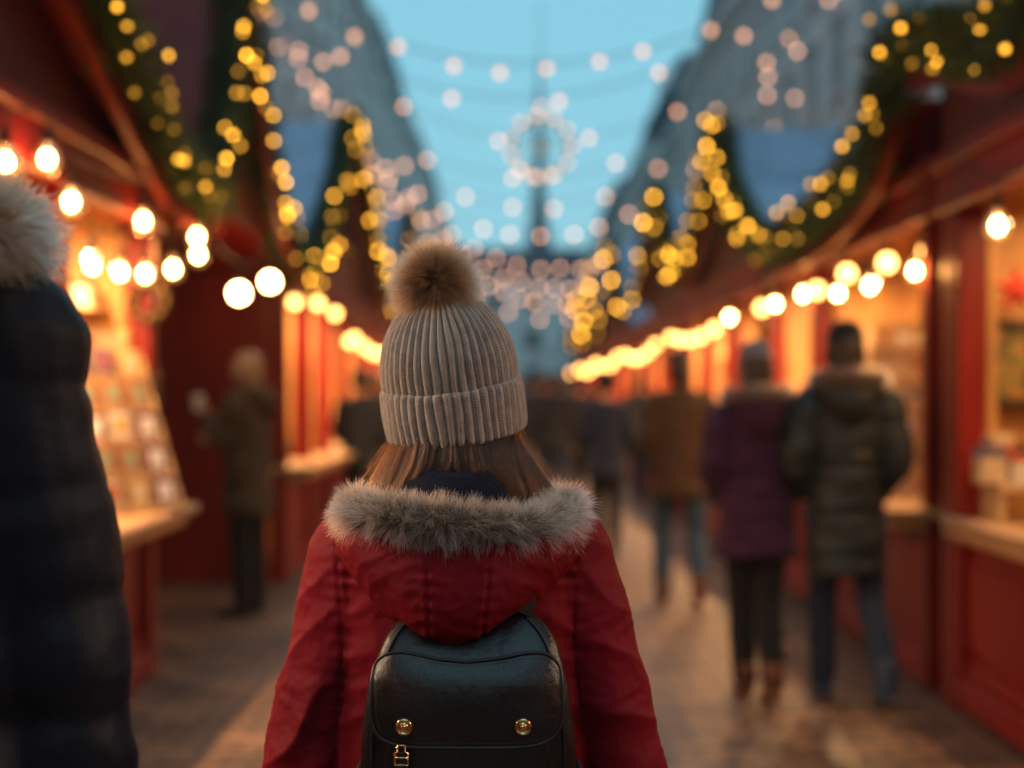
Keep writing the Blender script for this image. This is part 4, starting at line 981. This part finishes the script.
# coat: torso, shoulders and sleeves as one surface
C = [loft_s([(1.362, 0, -.005, .065, .06), (1.345, 0, -.01, .092, .08), (1.322, 0, -.01, .138, .100), (1.28, 0, -.005, .178, .120), (1.20, 0, 0, .205, .132), (1.05, 0, 0, .20, .135), (.90, 0, 0, .208, .14), (.78, 0, 0, .222, .15), (.66, 0, 0, .235, .155), (.655, 0, 0, .20, .12)], 4, n=64)]
sl = [[(-.134, 0, 1.262), (-.170, -.004, 1.19), (-.196, -.010, 1.10), (-.221, -.014, 1.00), (-.232, -.01, .91), (-.21, .08, .80)],
      [(.136, 0, 1.262), (.176, -.004, 1.19), (.207, -.010, 1.10), (.234, -.014, 1.00), (.254, -.01, .91), (.235, .08, .80)]]
SR = [(.082, .078), (.074, .078), (.066, .076), (.064, .072), (.060, .066), (.052, .056)]
for p in sl: C.append(tube([(p[0][0] * .60, 0, 1.318)] + p, [(.02, .03)] + SR, 28, 6, up=(1, 0, 0)))
me = remesh(C, .0045, 4, 'coat'); setmat(me, REDC)
SLP = [np.array(p) for p in sl]
def seam(co, poly, wdt, amp):
    """groove along a polyline on the back; distance measured in (x, z)"""
    d = np.full(len(co), 9.)
    for a, b in zip(poly[:-1], poly[1:]):
        a = np.array(a, float); b = np.array(b, float); ab = b - a; q = co[:, [0, 2]] - a
        u = np.clip((q @ ab) / (ab @ ab), 0, 1); d = np.minimum(d, np.linalg.norm(q - u[:, None] * ab, axis=1))
    d[co[:, 1] > 0] = 9
    return -amp * np.exp(-(d / wdt) ** 2) + amp * .6 * np.exp(-((d - wdt * 2.2) / (wdt * 1.4)) ** 2), d
ARMH = [[(-.165, 1.335), (-.178, 1.27), (-.172, 1.20), (-.168, 1.13), (-.176, 1.04)], [(.158, 1.335), (.172, 1.27), (.168, 1.20), (.166, 1.13), (.178, 1.04)]]
YOKE = [[(-.30, 1.235), (-.05, 1.225)], [(.05, 1.225), (.165, 1.232)]]
def coat_fn(co, no):
    x, y, z = co.T
    ax = np.abs(x)
    arm = 1 / (1 + np.exp(-(ax - .185) / .012))
    n1 = nz(co, (5, 5, 9), 11); n2 = nz(co, (11, 11, 20), 4)
    # folds running across the sleeve, slanting down towards the elbow
    sx = np.sign(x); w_ = z * 34 + sx * x * 30 + n1 * 3.2 + y * 10
    fold = (1 - np.abs(np.sin(w_)) ** .8)
    k = np.exp(-((z - 1.05) / .13) ** 2)
    d = arm * (fold * (.0045 + .0055 * k) - .004)
    w2 = z * 60 - sx * x * 36 + n2 * 3.5
    d += arm * (1 - np.abs(np.sin(w2))) * .0022
    # armpit creases fanning from the armhole
    wc = (z - 1.10 + ax * .55) * 62 + n1 * 3
    d += (1 - arm) * np.exp(-((ax - .15) / .035) ** 2) * np.exp(-((z - 1.12) / .13) ** 2) * (1 - np.abs(np.sin(wc))) * .005
    d *= .15 + .85 * np.clip(-no[:, 1] * 1.6, 0, 1)
    d += n1 * .007 + n2 * .003 + nz(co, (26, 26, 26), 8) * .0012 + (1 - np.abs(nz(co, (38, 38, 60), 15)) * 3).clip(0) * .0011
    # vertical drape on the back
    d += (1 - arm) * (1 - np.abs(nz(co, (16, 6, 3.2), 6)) * 2) * .0035
    for p in ARMH:
        g_, dd = seam(co, p, .0026, .0015); d += g_
        pk = np.exp(-(dd / .02) ** 2) * np.sin(z * 300 + n1 * 5) * .0011; d += pk
    for p in YOKE:
        p = [p[0] if p[0][0] > -.2 else (-.17, 1.232), p[1]]
        g_, dd = seam(co, p, .0034, .0042); d += g_ * (ax < .172)
    return d
displace(me, coat_fn); coat = link('coat', me, wm, False)
# stitched lines on the coat (thread)
THREAD = mat('thread', (.10, .002, .005), .7)
from mathutils.bvhtree import BVHTree
def bvh(me): return BVHTree.FromPolygons([v.co[:] for v in me.vertices], [p.vertices[:] for p in me.polygons])
coat_b = bvh(me)
def project(b, x, z, off=.0): 
    h = b.ray_cast(Vector((x, -1, z)), Vector((0, 1, 0)))
    return None if h[0] is None else Vector((x, h[0].y - off, z))
def stitches(b, poly, parent, side_off=0.0, step=.0042, name='stitching'):
    m = MB(); pts = []
    for a, c_ in zip(poly[:-1], poly[1:]):
        a = Vector((a[0], 0, a[1])); c_ = Vector((c_[0], 0, c_[1])); n = max(1, int((c_ - a).length / step)); nr = Vector((-(c_ - a).z, 0, (c_ - a).x)).normalized()
        for i in range(n):
            p = a + (c_ - a) * (i / n) + nr * side_off; q = a + (c_ - a) * ((i + .6) / n) + nr * side_off
            P0 = project(b, p.x, p.z, .0006); P1 = project(b, q.x, q.z, .0006)
            if P0 and P1 and (P0 - P1).length < .02: m.tube([P0, P1], .0004, 5)
    return m.build(name, THREAD, parent)
for p in ARMH:
    o = stitches(coat_b, p[:4], coat, .006 * (1 if p[0][0] < 0 else -1))
stitches(coat_b, [(.06, 1.229), (.16, 1.232)], coat, .005); stitches(coat_b, [(-.16, 1.232), (-.06, 1.229)], coat, .005)

# hood hanging down the back
Hs = [(1.322, .0, -.05, .13, .080), (1.315, 0, -.05, .160, .115), (1.297, 0, -.05, .183, .140), (1.27, -.001, -.05, .178, .160), (1.238, -.003, -.05, .156, .172), (1.205, -.004, -.05, .124, .176), (1.18, -.005, -.05, .092, .170), (1.162, -.005, -.05, .056, .156), (1.150, -.005, -.055, .022, .125), (1.147, -.005, -.06, .004, .06)]
me = remesh([loft_s(Hs, 5, n=72, p=2.35)], .0035, 3, 'hood'); setmat(me, REDC)
HSEAM = [[(-.040, 1.36), (-.038, 1.24), (-.034, 1.165)], [(.048, 1.36), (.045, 1.24), (.036, 1.165)]]
def hood_fn(co, no):
    n1 = nz(co, (6, 6, 9), 21); n2 = nz(co, (15, 15, 15), 3); d = n1 * .010 + n2 * .0045 + (1 - np.abs(nz(co, (34, 34, 48), 15)) * 3).clip(0) * .0011
    x, y, z = co.T
    w_ = z * 70 + np.abs(x) * 60 + n1 * 4; d += (1 - np.abs(np.sin(w_))) * .0022 * np.exp(-((np.abs(x) - .11) / .05) ** 2)
    w_ = (z - .5 * np.abs(x)) * 90 + n2 * 4; d += (1 - np.abs(np.sin(w_))) * .0028 * np.exp(-((z - 1.17) / .03) ** 2)
    for p in HSEAM:
        g_, dd = seam(co, p, .0026, .002); d += g_; d += np.exp(-(dd / .016) ** 2) * np.sin(z * 330 + n1 * 4) * .0010
    d += (1 - np.abs(np.sin(x * 55 + n1 * 4))) * .0025 * np.exp(-((z - 1.30) / .03) ** 2)
    return d
displace(me, hood_fn); hd = link('hood', me, wm, False); hb = bvh(me)
for p in HSEAM:
    for s_ in (-.0045, .0045): stitches(hb, p, hd, s_)

# fur trim ring
ths = np.linspace(0, 2 * PI, 97)[:-1]
path = []
for a in ths:
    c_, s_ = math.cos(a), math.sin(a)
    x = .153 * math.copysign(abs(c_) ** .92, c_); y = -.050 + (.142 if s_ < 0 else .125) * s_
    z = 1.316 + .010 * abs(c_) ** 3 + .005 * math.sin(a * 3 + 1) - .030 * max(0, s_) - .006 * c_ * (s_ < 0)
    path.append((x, y, z))
V, Fc = tube(path, (.021, .023), 14, 0, True)
FB = mat('fur_skin', (.10, .07, .05), .95)
ft = link('fur_trim', make_mesh('fur_trim', V, Fc, FB, True), wm, False)
Pf = fur_on_path(path, .022, .030, 38000, (.06, -.05, .0), rs=3, k=6); curves_obj('fur_strands', Pf, .00040, FUR_M, ft)

# navy scarf inside the hood
V, Fc = loft_s([(1.407, -.008, -.02, .03, .03), (1.403, -.008, -.025, .050, .05), (1.388, -.008, -.03, .074, .068), (1.36, -.008, -.035, .092, .083), (1.31, -.008, -.03, .125, .10), (1.29, -.008, -.03, .09, .07)], 5, n=48)
me = make_mesh('scarf', V, Fc, NAVYS, True); displace(me, lambda co, no: nz(co, (14, 14, 26), 2) * .006 + (1 - np.abs(np.sin(co[:, 2] * 150 + nz(co, (8, 8, 8), 3) * 3))) * .003); link('scarf', me, wm, False)

# ---- hat: local frame at the centre of the cuff's lower rim
Mh = Matrix.Translation((-.006, .03, 1.437)) @ Matrix.Rotation(math.radians(-7), 4, 'Y') @ Matrix.Rotation(math.radians(9), 4, 'X')
def knit():
    m = bpy.data.materials.new('ribbed_knit'); m.use_nodes = True; N = m.node_tree.nodes; L = m.node_tree.links; b = N['Principled BSDF']
    b.inputs['Roughness'].default_value = .9; b.inputs['Sheen Weight'].default_value = .35; b.inputs['Specular IOR Level'].default_value = .2
    uv = N.new('ShaderNodeUVMap'); sp = N.new('ShaderNodeSeparateXYZ'); L.new(uv.outputs[0], sp.inputs[0])
    def mth(op, a, b_=None):
        n = N.new('ShaderNodeMath'); n.operation = op
        for i, v in enumerate((a, b_)):
            if v is None: continue
            if isinstance(v, (int, float)): n.inputs[i].default_value = v
            else: L.new(v, n.inputs[i])
        return n.outputs[0]
    u2 = mth('FRACT', mth('MULTIPLY', sp.outputs[0], 2)); du = mth('ABSOLUTE', mth('SUBTRACT', u2, .5))
    v2 = mth('FRACT', mth('ADD', sp.outputs[1], mth('MULTIPLY', du, 1.5)))
    st = mth('MULTIPLY', mth('SINE', mth('MULTIPLY', v2, PI)), mth('SUBTRACT', 1, mth('MULTIPLY', mth('ABSOLUTE', mth('SUBTRACT', mth('MULTIPLY', du, 2), .5)), 1.5)))
    tc = N.new('ShaderNodeTexCoord'); n = N.new('ShaderNodeTexNoise'); n.inputs['Scale'].default_value = 700; n.inputs['Detail'].default_value = 3; L.new(tc.outputs['Object'], n.inputs['Vector'])
    h = mth('ADD', st, mth('MULTIPLY', n.outputs['Fac'], .8))
    bp = N.new('ShaderNodeBump'); bp.inputs['Strength'].default_value = .8; bp.inputs['Distance'].default_value = .003; L.new(h, bp.inputs['Height']); L.new(bp.outputs[0], b.inputs['Normal'])
    n2 = N.new('ShaderNodeTexNoise'); n2.inputs['Scale'].default_value = 60; n2.inputs['Detail'].default_value = 5; L.new(tc.outputs['Object'], n2.inputs['Vector'])
    r = N.new('ShaderNodeValToRGB'); r.color_ramp.elements[0].position = .3; r.color_ramp.elements[1].position = .7; r.color_ramp.elements[0].color = (.40, .34, .30, 1); r.color_ramp.elements[1].color = (.62, .54, .48, 1); L.new(n2.outputs['Fac'], r.inputs['Fac'])
    mx = N.new('ShaderNodeMix'); mx.data_type = 'RGBA'; mx.blend_type = 'MULTIPLY'; mx.inputs['Factor'].default_value = .45
    cr = N.new('ShaderNodeValToRGB'); cr.color_ramp.elements[0].color = (.38, .34, .32, 1); cr.color_ramp.elements[1].color = (1.15, 1.1, 1.05, 1); L.new(st, cr.inputs['Fac'])  # gaps between stitches darkened in the colour, as crease shade
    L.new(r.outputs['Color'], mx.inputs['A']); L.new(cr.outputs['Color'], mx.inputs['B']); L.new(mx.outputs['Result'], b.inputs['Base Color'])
    return m
KNIT = knit(); NR = 47
def knit_surface(name, prof, amp, nv, seed, parent=None, rowh=.0042):
    """prof: (r, z) lower -> upper"""
    pr_, _ = catmull(prof, [1] * len(prof), 10); pr_ = np.array([p for p in pr_])
    s_ = np.concatenate([[0], np.cumsum(np.linalg.norm(np.diff(pr_, axis=0), axis=1))]); L = s_[-1]
    ss = np.linspace(0, L, nv); R = np.interp(ss, s_, pr_[:, 0]); Z = np.interp(ss, s_, pr_[:, 1]); dR = np.gradient(R, ss); dZ = np.gradient(Z, ss)
    nu = NR * 14; th = np.linspace(0, 2 * PI, nu + 1)
    V = []; uv = []
    wob = [noise.noise(Vector((math.cos(a) * 2, math.sin(a) * 2, seed))) for a in th]
    for j in range(nv):
        r = R[j]; am = amp * min(1, r / .075)
        zz = Z[j]
        for i, a in enumerate(th):
            a2 = a + (.016 * noise.noise(Vector((math.cos(a) * 4, math.sin(a) * 4, zz * 22 + seed)))) + .012 * math.sin(zz * 60 + seed + 3 * math.cos(a * 3)) * .5
            ph = NR * a / (2 * PI); rib = abs(math.cos(PI * ph)) ** .75
            lump = 1 + .018 * noise.noise(Vector((math.cos(a) * 1.6, math.sin(a) * 1.6, zz * 14 + seed)))
            off = am * (rib - .5) * 2 * .5
            rr = r * lump + off * dZ[j]; z2 = zz - off * dR[j] * (.15 if nv < 140 else 1) + .0035 * wob[i] * (1 if nv < 140 else .3)
            V.append((rr * .985 * math.cos(a2), rr * 1.10 * math.sin(a2), z2)); uv.append((ph, ss[j] / rowh))
    Fc = [(j * (nu + 1) + i, j * (nu + 1) + i + 1, (j + 1) * (nu + 1) + i + 1, (j + 1) * (nu + 1) + i) for j in range(nv - 1) for i in range(nu)]
    V = [tuple(Mh @ Vector(v)) for v in V]
    return link(name, make_mesh(name, V, Fc, KNIT, True, uv=uv), parent, False)
hat = knit_surface('hat', [(.098, .02), (.101, .06), (.1025, .085), (.1015, .11), (.097, .136), (.088, .160), (.073, .182), (.054, .199), (.032, .210), (.012, .215), (.001, .216)], .0082, 170, 1, wm)
knit_surface('cuff', [(.097, .012), (.102, .0015), (.1065, .004), (.1085, .02), (.1095, .045), (.109, .066), (.1075, .077), (.103, .081), (.099, .076), (.097, .06)], .0068, 110, 5, hat)
# fine stray fibres on the knit
def fuzz(o, n, L, m, rs):
    me = o.data; r = np.random.default_rng(rs); nv = len(me.vertices); co = np.empty(nv * 3); me.vertices.foreach_get('co', co); co = co.reshape(-1, 3); no = np.empty(nv * 3); me.vertices.foreach_get('normal', no); no = no.reshape(-1, 3)
    i = r.integers(0, nv, n); d = no[i] + r.normal(0, .7, (n, 3)); d /= np.linalg.norm(d, axis=1)[:, None]; t = np.linspace(0, 1, 4)[None, :, None]
    P = co[i][:, None, :] + d[:, None, :] * (L * r.random(n))[:, None, None] * t + r.normal(0, .3, (n, 1, 3)) * L * t ** 2
    curves_obj('fuzz', P, .00012, m, o)
FZ = hairmat('knit_fuzz', (.4, .34, .3), (.55, .48, .42), None, .6, .1)
fuzz(hat, 5000, .006, FZ, 1)
# pompom
pc = np.array(Mh @ Vector((-.004, -.004, .232)))
V, Fc = sphere(pc, .022, 10); pom = link('pompom', make_mesh('pompom', V, Fc, mat('pom_core', (.05, .025, .015), .9), True), wm, False)
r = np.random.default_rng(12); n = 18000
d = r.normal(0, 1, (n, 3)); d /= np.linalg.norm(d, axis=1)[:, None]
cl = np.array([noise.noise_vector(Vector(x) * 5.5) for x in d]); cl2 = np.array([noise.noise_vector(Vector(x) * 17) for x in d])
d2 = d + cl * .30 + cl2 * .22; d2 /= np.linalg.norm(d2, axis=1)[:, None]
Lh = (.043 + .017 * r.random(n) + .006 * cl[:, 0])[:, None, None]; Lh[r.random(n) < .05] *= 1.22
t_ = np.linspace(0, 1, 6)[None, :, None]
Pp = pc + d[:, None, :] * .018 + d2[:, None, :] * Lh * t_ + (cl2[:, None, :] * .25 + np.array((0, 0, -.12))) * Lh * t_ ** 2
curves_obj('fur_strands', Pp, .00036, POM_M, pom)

# ---- hair
def hair_point(u, t, depth=0.0, lean=0.0):
    """u in [-1,1] round the back of the head (0 = parting), t 0..1 root -> tip"""
    phi = u * 1.75
    R0 = .090 - depth
    x0 = R0 * math.sin(phi) - .006; y0 = .03 - (R0 * 1.12) * math.cos(phi)
    p0 = np.array((x0 + .004, y0, 1.470)); 
    if u < 0: xe = -.082 + (u + .0) * .066; ye = -.075 + .035 * -u
    else: xe = .036 + u * .118; ye = -.078 + .038 * u
    p1 = np.array((x0 * 1.02, y0 - .008, 1.435)); 
    p3 = np.array((xe, ye - .012, 1.328)); p4 = np.array((xe * 1.02 + (.012 if u > 0 else -.012), ye + .035, 1.285))
    mid = p1 * .45 + p3 * .55 + np.array((0, -.010, .012)); w_ = .55 + .38 * (1 - abs(u)) ** 1.5; mid[0] = p1[0] * w_ + p3[0] * (1 - w_) 
    P = [p0, p1, mid, p3, p4]
    tt = t * 4; i = min(3, int(tt)); f = tt - i
    q0 = P[max(i - 1, 0)]; q1 = P[i]; q2 = P[i + 1]; q3 = P[min(i + 2, 4)]
    return .5 * ((2 * q1) + (-q0 + q2) * f + (2 * q0 - 5 * q1 + 4 * q2 - q3) * f * f + (-q0 + 3 * q1 - 3 * q2 + q3) * f ** 3)
mb = MB()
for lo, hi in ((-1, -.03), (.0, 1)):
    us = np.linspace(lo, hi, 40); ts = np.linspace(0, 1, 26); V = []
    for u in us:
        for t__ in ts: V.append(hair_point(u, t__, .006) + np.array((0, .006, 0)))
    mb.add(V, [(i * 26 + j, (i + 1) * 26 + j, (i + 1) * 26 + j + 1, i * 26 + j + 1) for i in range(39) for j in range(25)])
ho = mb.build('hair', mat('hair_under', (.02, .007, .004), .7), wm, True)
# local already: undo the world offset applied by build
ho.data.transform(Matrix.Translation(W0))
r = np.random.default_rng(5); n = 12000; ts = np.linspace(0, 1, 9); S = np.empty((n, 9, 3))
for i in range(n):
    u = r.uniform(-1, 1); 
    lock = math.floor(u * 22); h1 = noise.noise(Vector((lock * 3.7, 0.3, 1.2))); h2 = noise.noise(Vector((lock * 1.9, 5.3, 2.2)))
    u_t = u + .16 * noise.noise(Vector((u * 4.5, 3.1, 0))) + .05 * noise.noise(Vector((u * 16, 7.1, 0))) + r.normal(0, .02); h1 = noise.noise(Vector((u * 8, .3, 1.2))) + .5 * noise.noise(Vector((u * 21, .3, 4.2))); lb_ = ((u * 22) % 1 - .5) * 2
    dp = r.random() * .010; jit = r.normal(0, .0018, 3); wv = r.uniform(0, 6)
    for j, t__ in enumerate(ts):
        uu = u * (1 - t__) + u_t * t__
        p = hair_point(max(-1, min(1, uu)), t__, dp)
        out = np.array((0, -1, 0)) * (.005 + .009 * h1) * math.sin(PI * min(1, t__ * 1.2))
        S[i, j] = p + out + jit * (.4 + t__) + np.array((h2 * .0 + h1 * .007 * math.sin(t__ * 4 + u * 9), 0, 0)) * t__ + np.array((math.sin(t__ * 9 + wv) * .0012, 0, 0))
curves_obj('hair_strands', S, .00042, HAIR_M, ho, False)
n = 600; S = np.empty((n, 9, 3))
for i in range(n):
    u = r.choice([-1, 1]) * r.uniform(.1, 1); w_ = r.normal(0, 1, 3) * np.array((.018, .010, .010)); w_[0] = abs(w_[0]) * (1 if u > 0 else -1); ph = r.uniform(0, 6); e = r.uniform(.5, 1)
    for j, t__ in enumerate(ts): S[i, j] = hair_point(u, t__ * e) + w_ * (t__ ** 1.3) * 1.0 + np.array((math.sin(t__ * 6 + ph) * .003, 0, math.cos(t__ * 5 + ph) * .003)) * t__
curves_obj('stray_hairs', S, .00016, HAIR_M, ho)

# ---- backpack
BPX = 463
bx = (468 - 512) / F * 1.93 - RX
bp = thing('backpack', 'black leather backpack with two gold studs worn over the red parka', 'backpack', (RX, RY, 0))
BO = W0
def yb(x, z):
    """outer (camera-side) surface of the pack in woman-local y"""
    t = min(1, max(0, (1.205 - z) / .14)); prof = -.140 - .080 * math.sin(t * PI / 2) ** .9
    e = (abs(x - bx) / .150) ; return prof + .030 * min(1, e) ** 3.2 + .004 * math.sin((z) * 9)
def pack_secs():
    S = []
    for z, hw in [(1.203, .045), (1.198, .072), (1.182, .097), (1.158, .117), (1.13, .129), (1.095, .139), (1.04, .146), (.95, .151), (.85, .152), (.76, .152), (.72, .148), (.70, .133), (.695, .10)]:
        yo = yb(bx, z); yi = -.128; S.append((z, bx, (yo + yi) / 2, hw, (yi - yo) / 2))
    return S
V, Fc = loft_s(pack_secs(), 5, n=96, p=4.2)
me = make_mesh('bag_body', V, Fc, LEATH, True); displace(me, lambda co, no: nz(co, (9, 9, 9), 4) * .003); link('bag_body', me, bp, False); pb = bvh(me)
def outline(n, top, bot, hw, dip, pw=5.0):
    o = []; zc = (top + bot) / 2; hh = (top - bot) / 2
    for k in range(n):
        a = 2 * PI * k / n; c_, s_ = math.cos(a), math.sin(a)
        x = hw * math.copysign(abs(c_) ** (2 / pw), c_); z = zc + hh * math.copysign(abs(s_) ** (2 / (pw * .75)), s_)
        if s_ > 0: z -= dip * (math.cos(x / hw * PI) * .5 + .5) * s_ - .35 * dip
        o.append((x, z))
    return o
def surf_patch(name, ol, off, m, parent, b, cx, rings=26, bulge=.004, wrinkle=True):
    zc = sum(z for _, z in ol) / len(ol); n = len(ol); V = []; Fc = []
    def sy(x, z):
        h = project(b, x, z); return h.y if h else -.15
    for j in range(rings + 1):
        f = j / rings
        for (x, z) in ol:
            X = cx + x * f; Z = zc + (z - zc) * f
            V.append((X, sy(X, Z) - off - bulge * (1 - f ** 3) + (nz([(X, 0, Z)], (18, 1, 18), 3)[0] * .0016 if wrinkle else 0), Z))
    for f, o_ in ((1.006, off * .6), (1.008, 0), (1.004, -.003)):
        for (x, z) in ol: X = cx + x * f; Z = zc + (z - zc) * f; V.append((X, sy(X, Z) - o_, Z))
    R = rings + 4
    for j in range(R - 1):
        for k in range(n): Fc.append((j * n + k, j * n + (k + 1) % n, (j + 1) * n + (k + 1) % n, (j + 1) * n + k))
    me = make_mesh(name, V, Fc, m, True)
    import bmesh
    bm = bmesh.new(); bm.from_mesh(me); bmesh.ops.remove_doubles(bm, verts=bm.verts, dist=1e-6); bmesh.ops.recalc_face_normals(bm, faces=bm.faces); bm.to_mesh(me); bm.free()
    o = link(name, me, parent, False); return o, [Vector((cx + x * .995, sy(cx + x, z) - off * 1.0, z)) for x, z in ol]
flap_ol = outline(120, 1.143, 1.018, .131, .018)
flap, edge = surf_patch('flap', flap_ol, .006, LEATH, bp, pb, bx - .002, bulge=.005)
m = MB(); m.add(*tube(edge, .0028, 8, 0, True)); pi_ = link('piping', make_mesh('piping', m.V, m.F, mat('piping_leather', (.008, .008, .010), .42), True), flap, False)
fb = bvh(flap.data)
inner = [(x * .955, (z - 1.081) * .90 + 1.081) for x, z in flap_ol]
m = MB(); 
for i in range(0, len(inner)):
    a = inner[i]; b_ = inner[(i + 1) % len(inner)]
    L = math.hypot(a[0] - b_[0], a[1] - b_[1]); k = max(1, int(L / .004))
    for j in range(k):
        p = project(fb, bx + a[0] + (b_[0] - a[0]) * j / k, a[1] + (b_[1] - a[1]) * j / k, .0002); q = project(fb, bx + a[0] + (b_[0] - a[0]) * (j + .6) / k, a[1] + (b_[1] - a[1]) * (j + .6) / k, .0002)
        if p and q and (p - q).length < .01: m.tube([p, q], .0005, 4)
link('stitching', make_mesh('stitching', m.V, m.F, mat('bag_thread', (.03, .03, .035), .7)), flap, False)
# upper seam cord following the crown of the bag, and side piping
for off_, nm in ((.0, 'piping'),):
    for sx in (-1, 1):
        pts = []
        for z, hw in [(1.186, .078), (1.168, .097), (1.14, .112), (1.10, .123), (1.05, .129), (.95, .133), (.85, .134), (.76, .134)]:
            h = project(pb, bx + sx * hw, z, .001)
            if h: pts.append(h)
        m = MB(); m.add(*tube(pts, .0026, 8, 4)); link(nm, make_mesh(nm, m.V, m.F, mat('piping_leather', (0, 0, 0)), True), bp, False)
# front pocket below the flap
pk_ol = outline(96, 1.066, .76, .116, 0)
surf_patch('front_pocket', pk_ol, .003, LEATH, bp, pb, bx, rings=16, bulge=.004)
# gold studs
for px in (404, 523):
    p = wl(px, 727, 1.92); h = project(fb, p.x, p.z); c_ = h
    m = MB(); m.lathe((0, 0, 0), [(.0001, .0062), (.0035, .0060), (.0052, .0048), (.0062, .0030), (.0075, .0036), (.0088, .0052), (.0104, .0050), (.0116, .0030), (.0122, 0), (.0001, -.001)], 32)
    for k in range(3): m.tube([(-.003 + .003 * k, -.003, .0062), (-.003 + .003 * k, .003, .0062)], .0006, 5)
    m.xf(Matrix.Translation(h) @ Matrix.Rotation(PI / 2, 4, 'X')); link('stud', make_mesh('stud', m.V, m.F, BRASS, True), flap, False)
# gold ring buckle and tab under the flap on the left
p = wl(401, 757, 1.90); h0 = project(pb, p.x, p.z); y_ = h0.y - .026
tb = MB(); tb.box(p.x - .007, p.x + .007, y_ + .001, y_ + .004, p.z - .085, p.z + .004, bev=.001); link('tab', make_mesh('tab', tb.V, tb.F, LEATH), bp, False)
m = MB(); a, b_ = .0088, .0125
m.tube([(p.x - a, y_, p.z - b_), (p.x + a, y_, p.z - b_), (p.x + a, y_, p.z + b_ * .3), (p.x + a * .55, y_, p.z + b_ * .4), (p.x + a * .55, y_, p.z + b_ * 1.1), (p.x - a * .55, y_, p.z + b_ * 1.1), (p.x - a * .55, y_, p.z + b_ * .4), (p.x - a, y_, p.z + b_ * .3)], .0016, 8, close=True)
m.tube([(p.x - a, y_ - .001, p.z - b_ * .2), (p.x + a, y_ - .001, p.z - b_ * .2)], .0013, 8); link('buckle', make_mesh('buckle', m.V, m.F, BRASS, True), bp, False)
# straps over the shoulders and under the arms
for sx in (-1, 1):
    pts = [Vector((bx + sx * .070, -.160, 1.190)), Vector((bx + sx * .082, -.142, 1.235)), Vector((sx * .100, -.112, 1.310)), Vector((sx * .118, -.02, 1.348)), Vector((sx * .125, .08, 1.31)), Vector((sx * .13, .135, 1.20)), Vector((sx * .15, .14, 1.08)), Vector((sx * .19, .09, .96)), Vector((sx * .19, -.02, .88)), Vector((bx + sx * .14, -.14, .82))]
    P_, _ = catmull(pts, [1] * len(pts), 6); V = []; Fc = []
    for i, q in enumerate(P_):
        q = Vector(q); tg = (Vector(P_[min(i + 1, len(P_) - 1)]) - Vector(P_[max(i - 1, 0)])).normalized()
        nrm = (q - Vector((0, 0, q.z - .05))).normalized(); nrm = (nrm - tg * nrm.dot(tg)).normalized(); s_ = tg.cross(nrm)
        wd = .015 if i < 36 else .012
        for (a, b_) in ((-wd, -.0), (-wd, .007), (wd, .007), (wd, 0)): V.append(q + s_ * a + nrm * b_)
    n = len(P_)
    for i in range(n - 1):
        for k in range(4): Fc.append((i * 4 + k, i * 4 + (k + 1) % 4, (i + 1) * 4 + (k + 1) % 4, (i + 1) * 4 + k))
    so = link('shoulder_strap', make_mesh('shoulder_strap', V, Fc, mat('strap_webbing', (.008, .008, .010), .7, spec=.2), False), bp, False)
    # webbing adjuster at the side
    m = MB(); q = Vector((bx + sx * .156, -.165, .93))
    m.box(q.x - .008, q.x + .008, q.y - .005, q.y + .004, q.z - .02, q.z + .02, bev=.003); m.tube([q + Vector((0, 0, .02)), q + Vector((sx * .002, .012, .032)), q + Vector((-sx * .004, .035, .045))], .005, 8); m.tube([q + Vector((0, 0, -.02)), q + Vector((sx * .004, -.004, -.06)), q + Vector((-sx * .004, .0, -.1))], .0045, 8)
    link('adjuster', make_mesh('adjuster', m.V, m.F, BLACK, True), bp, False)
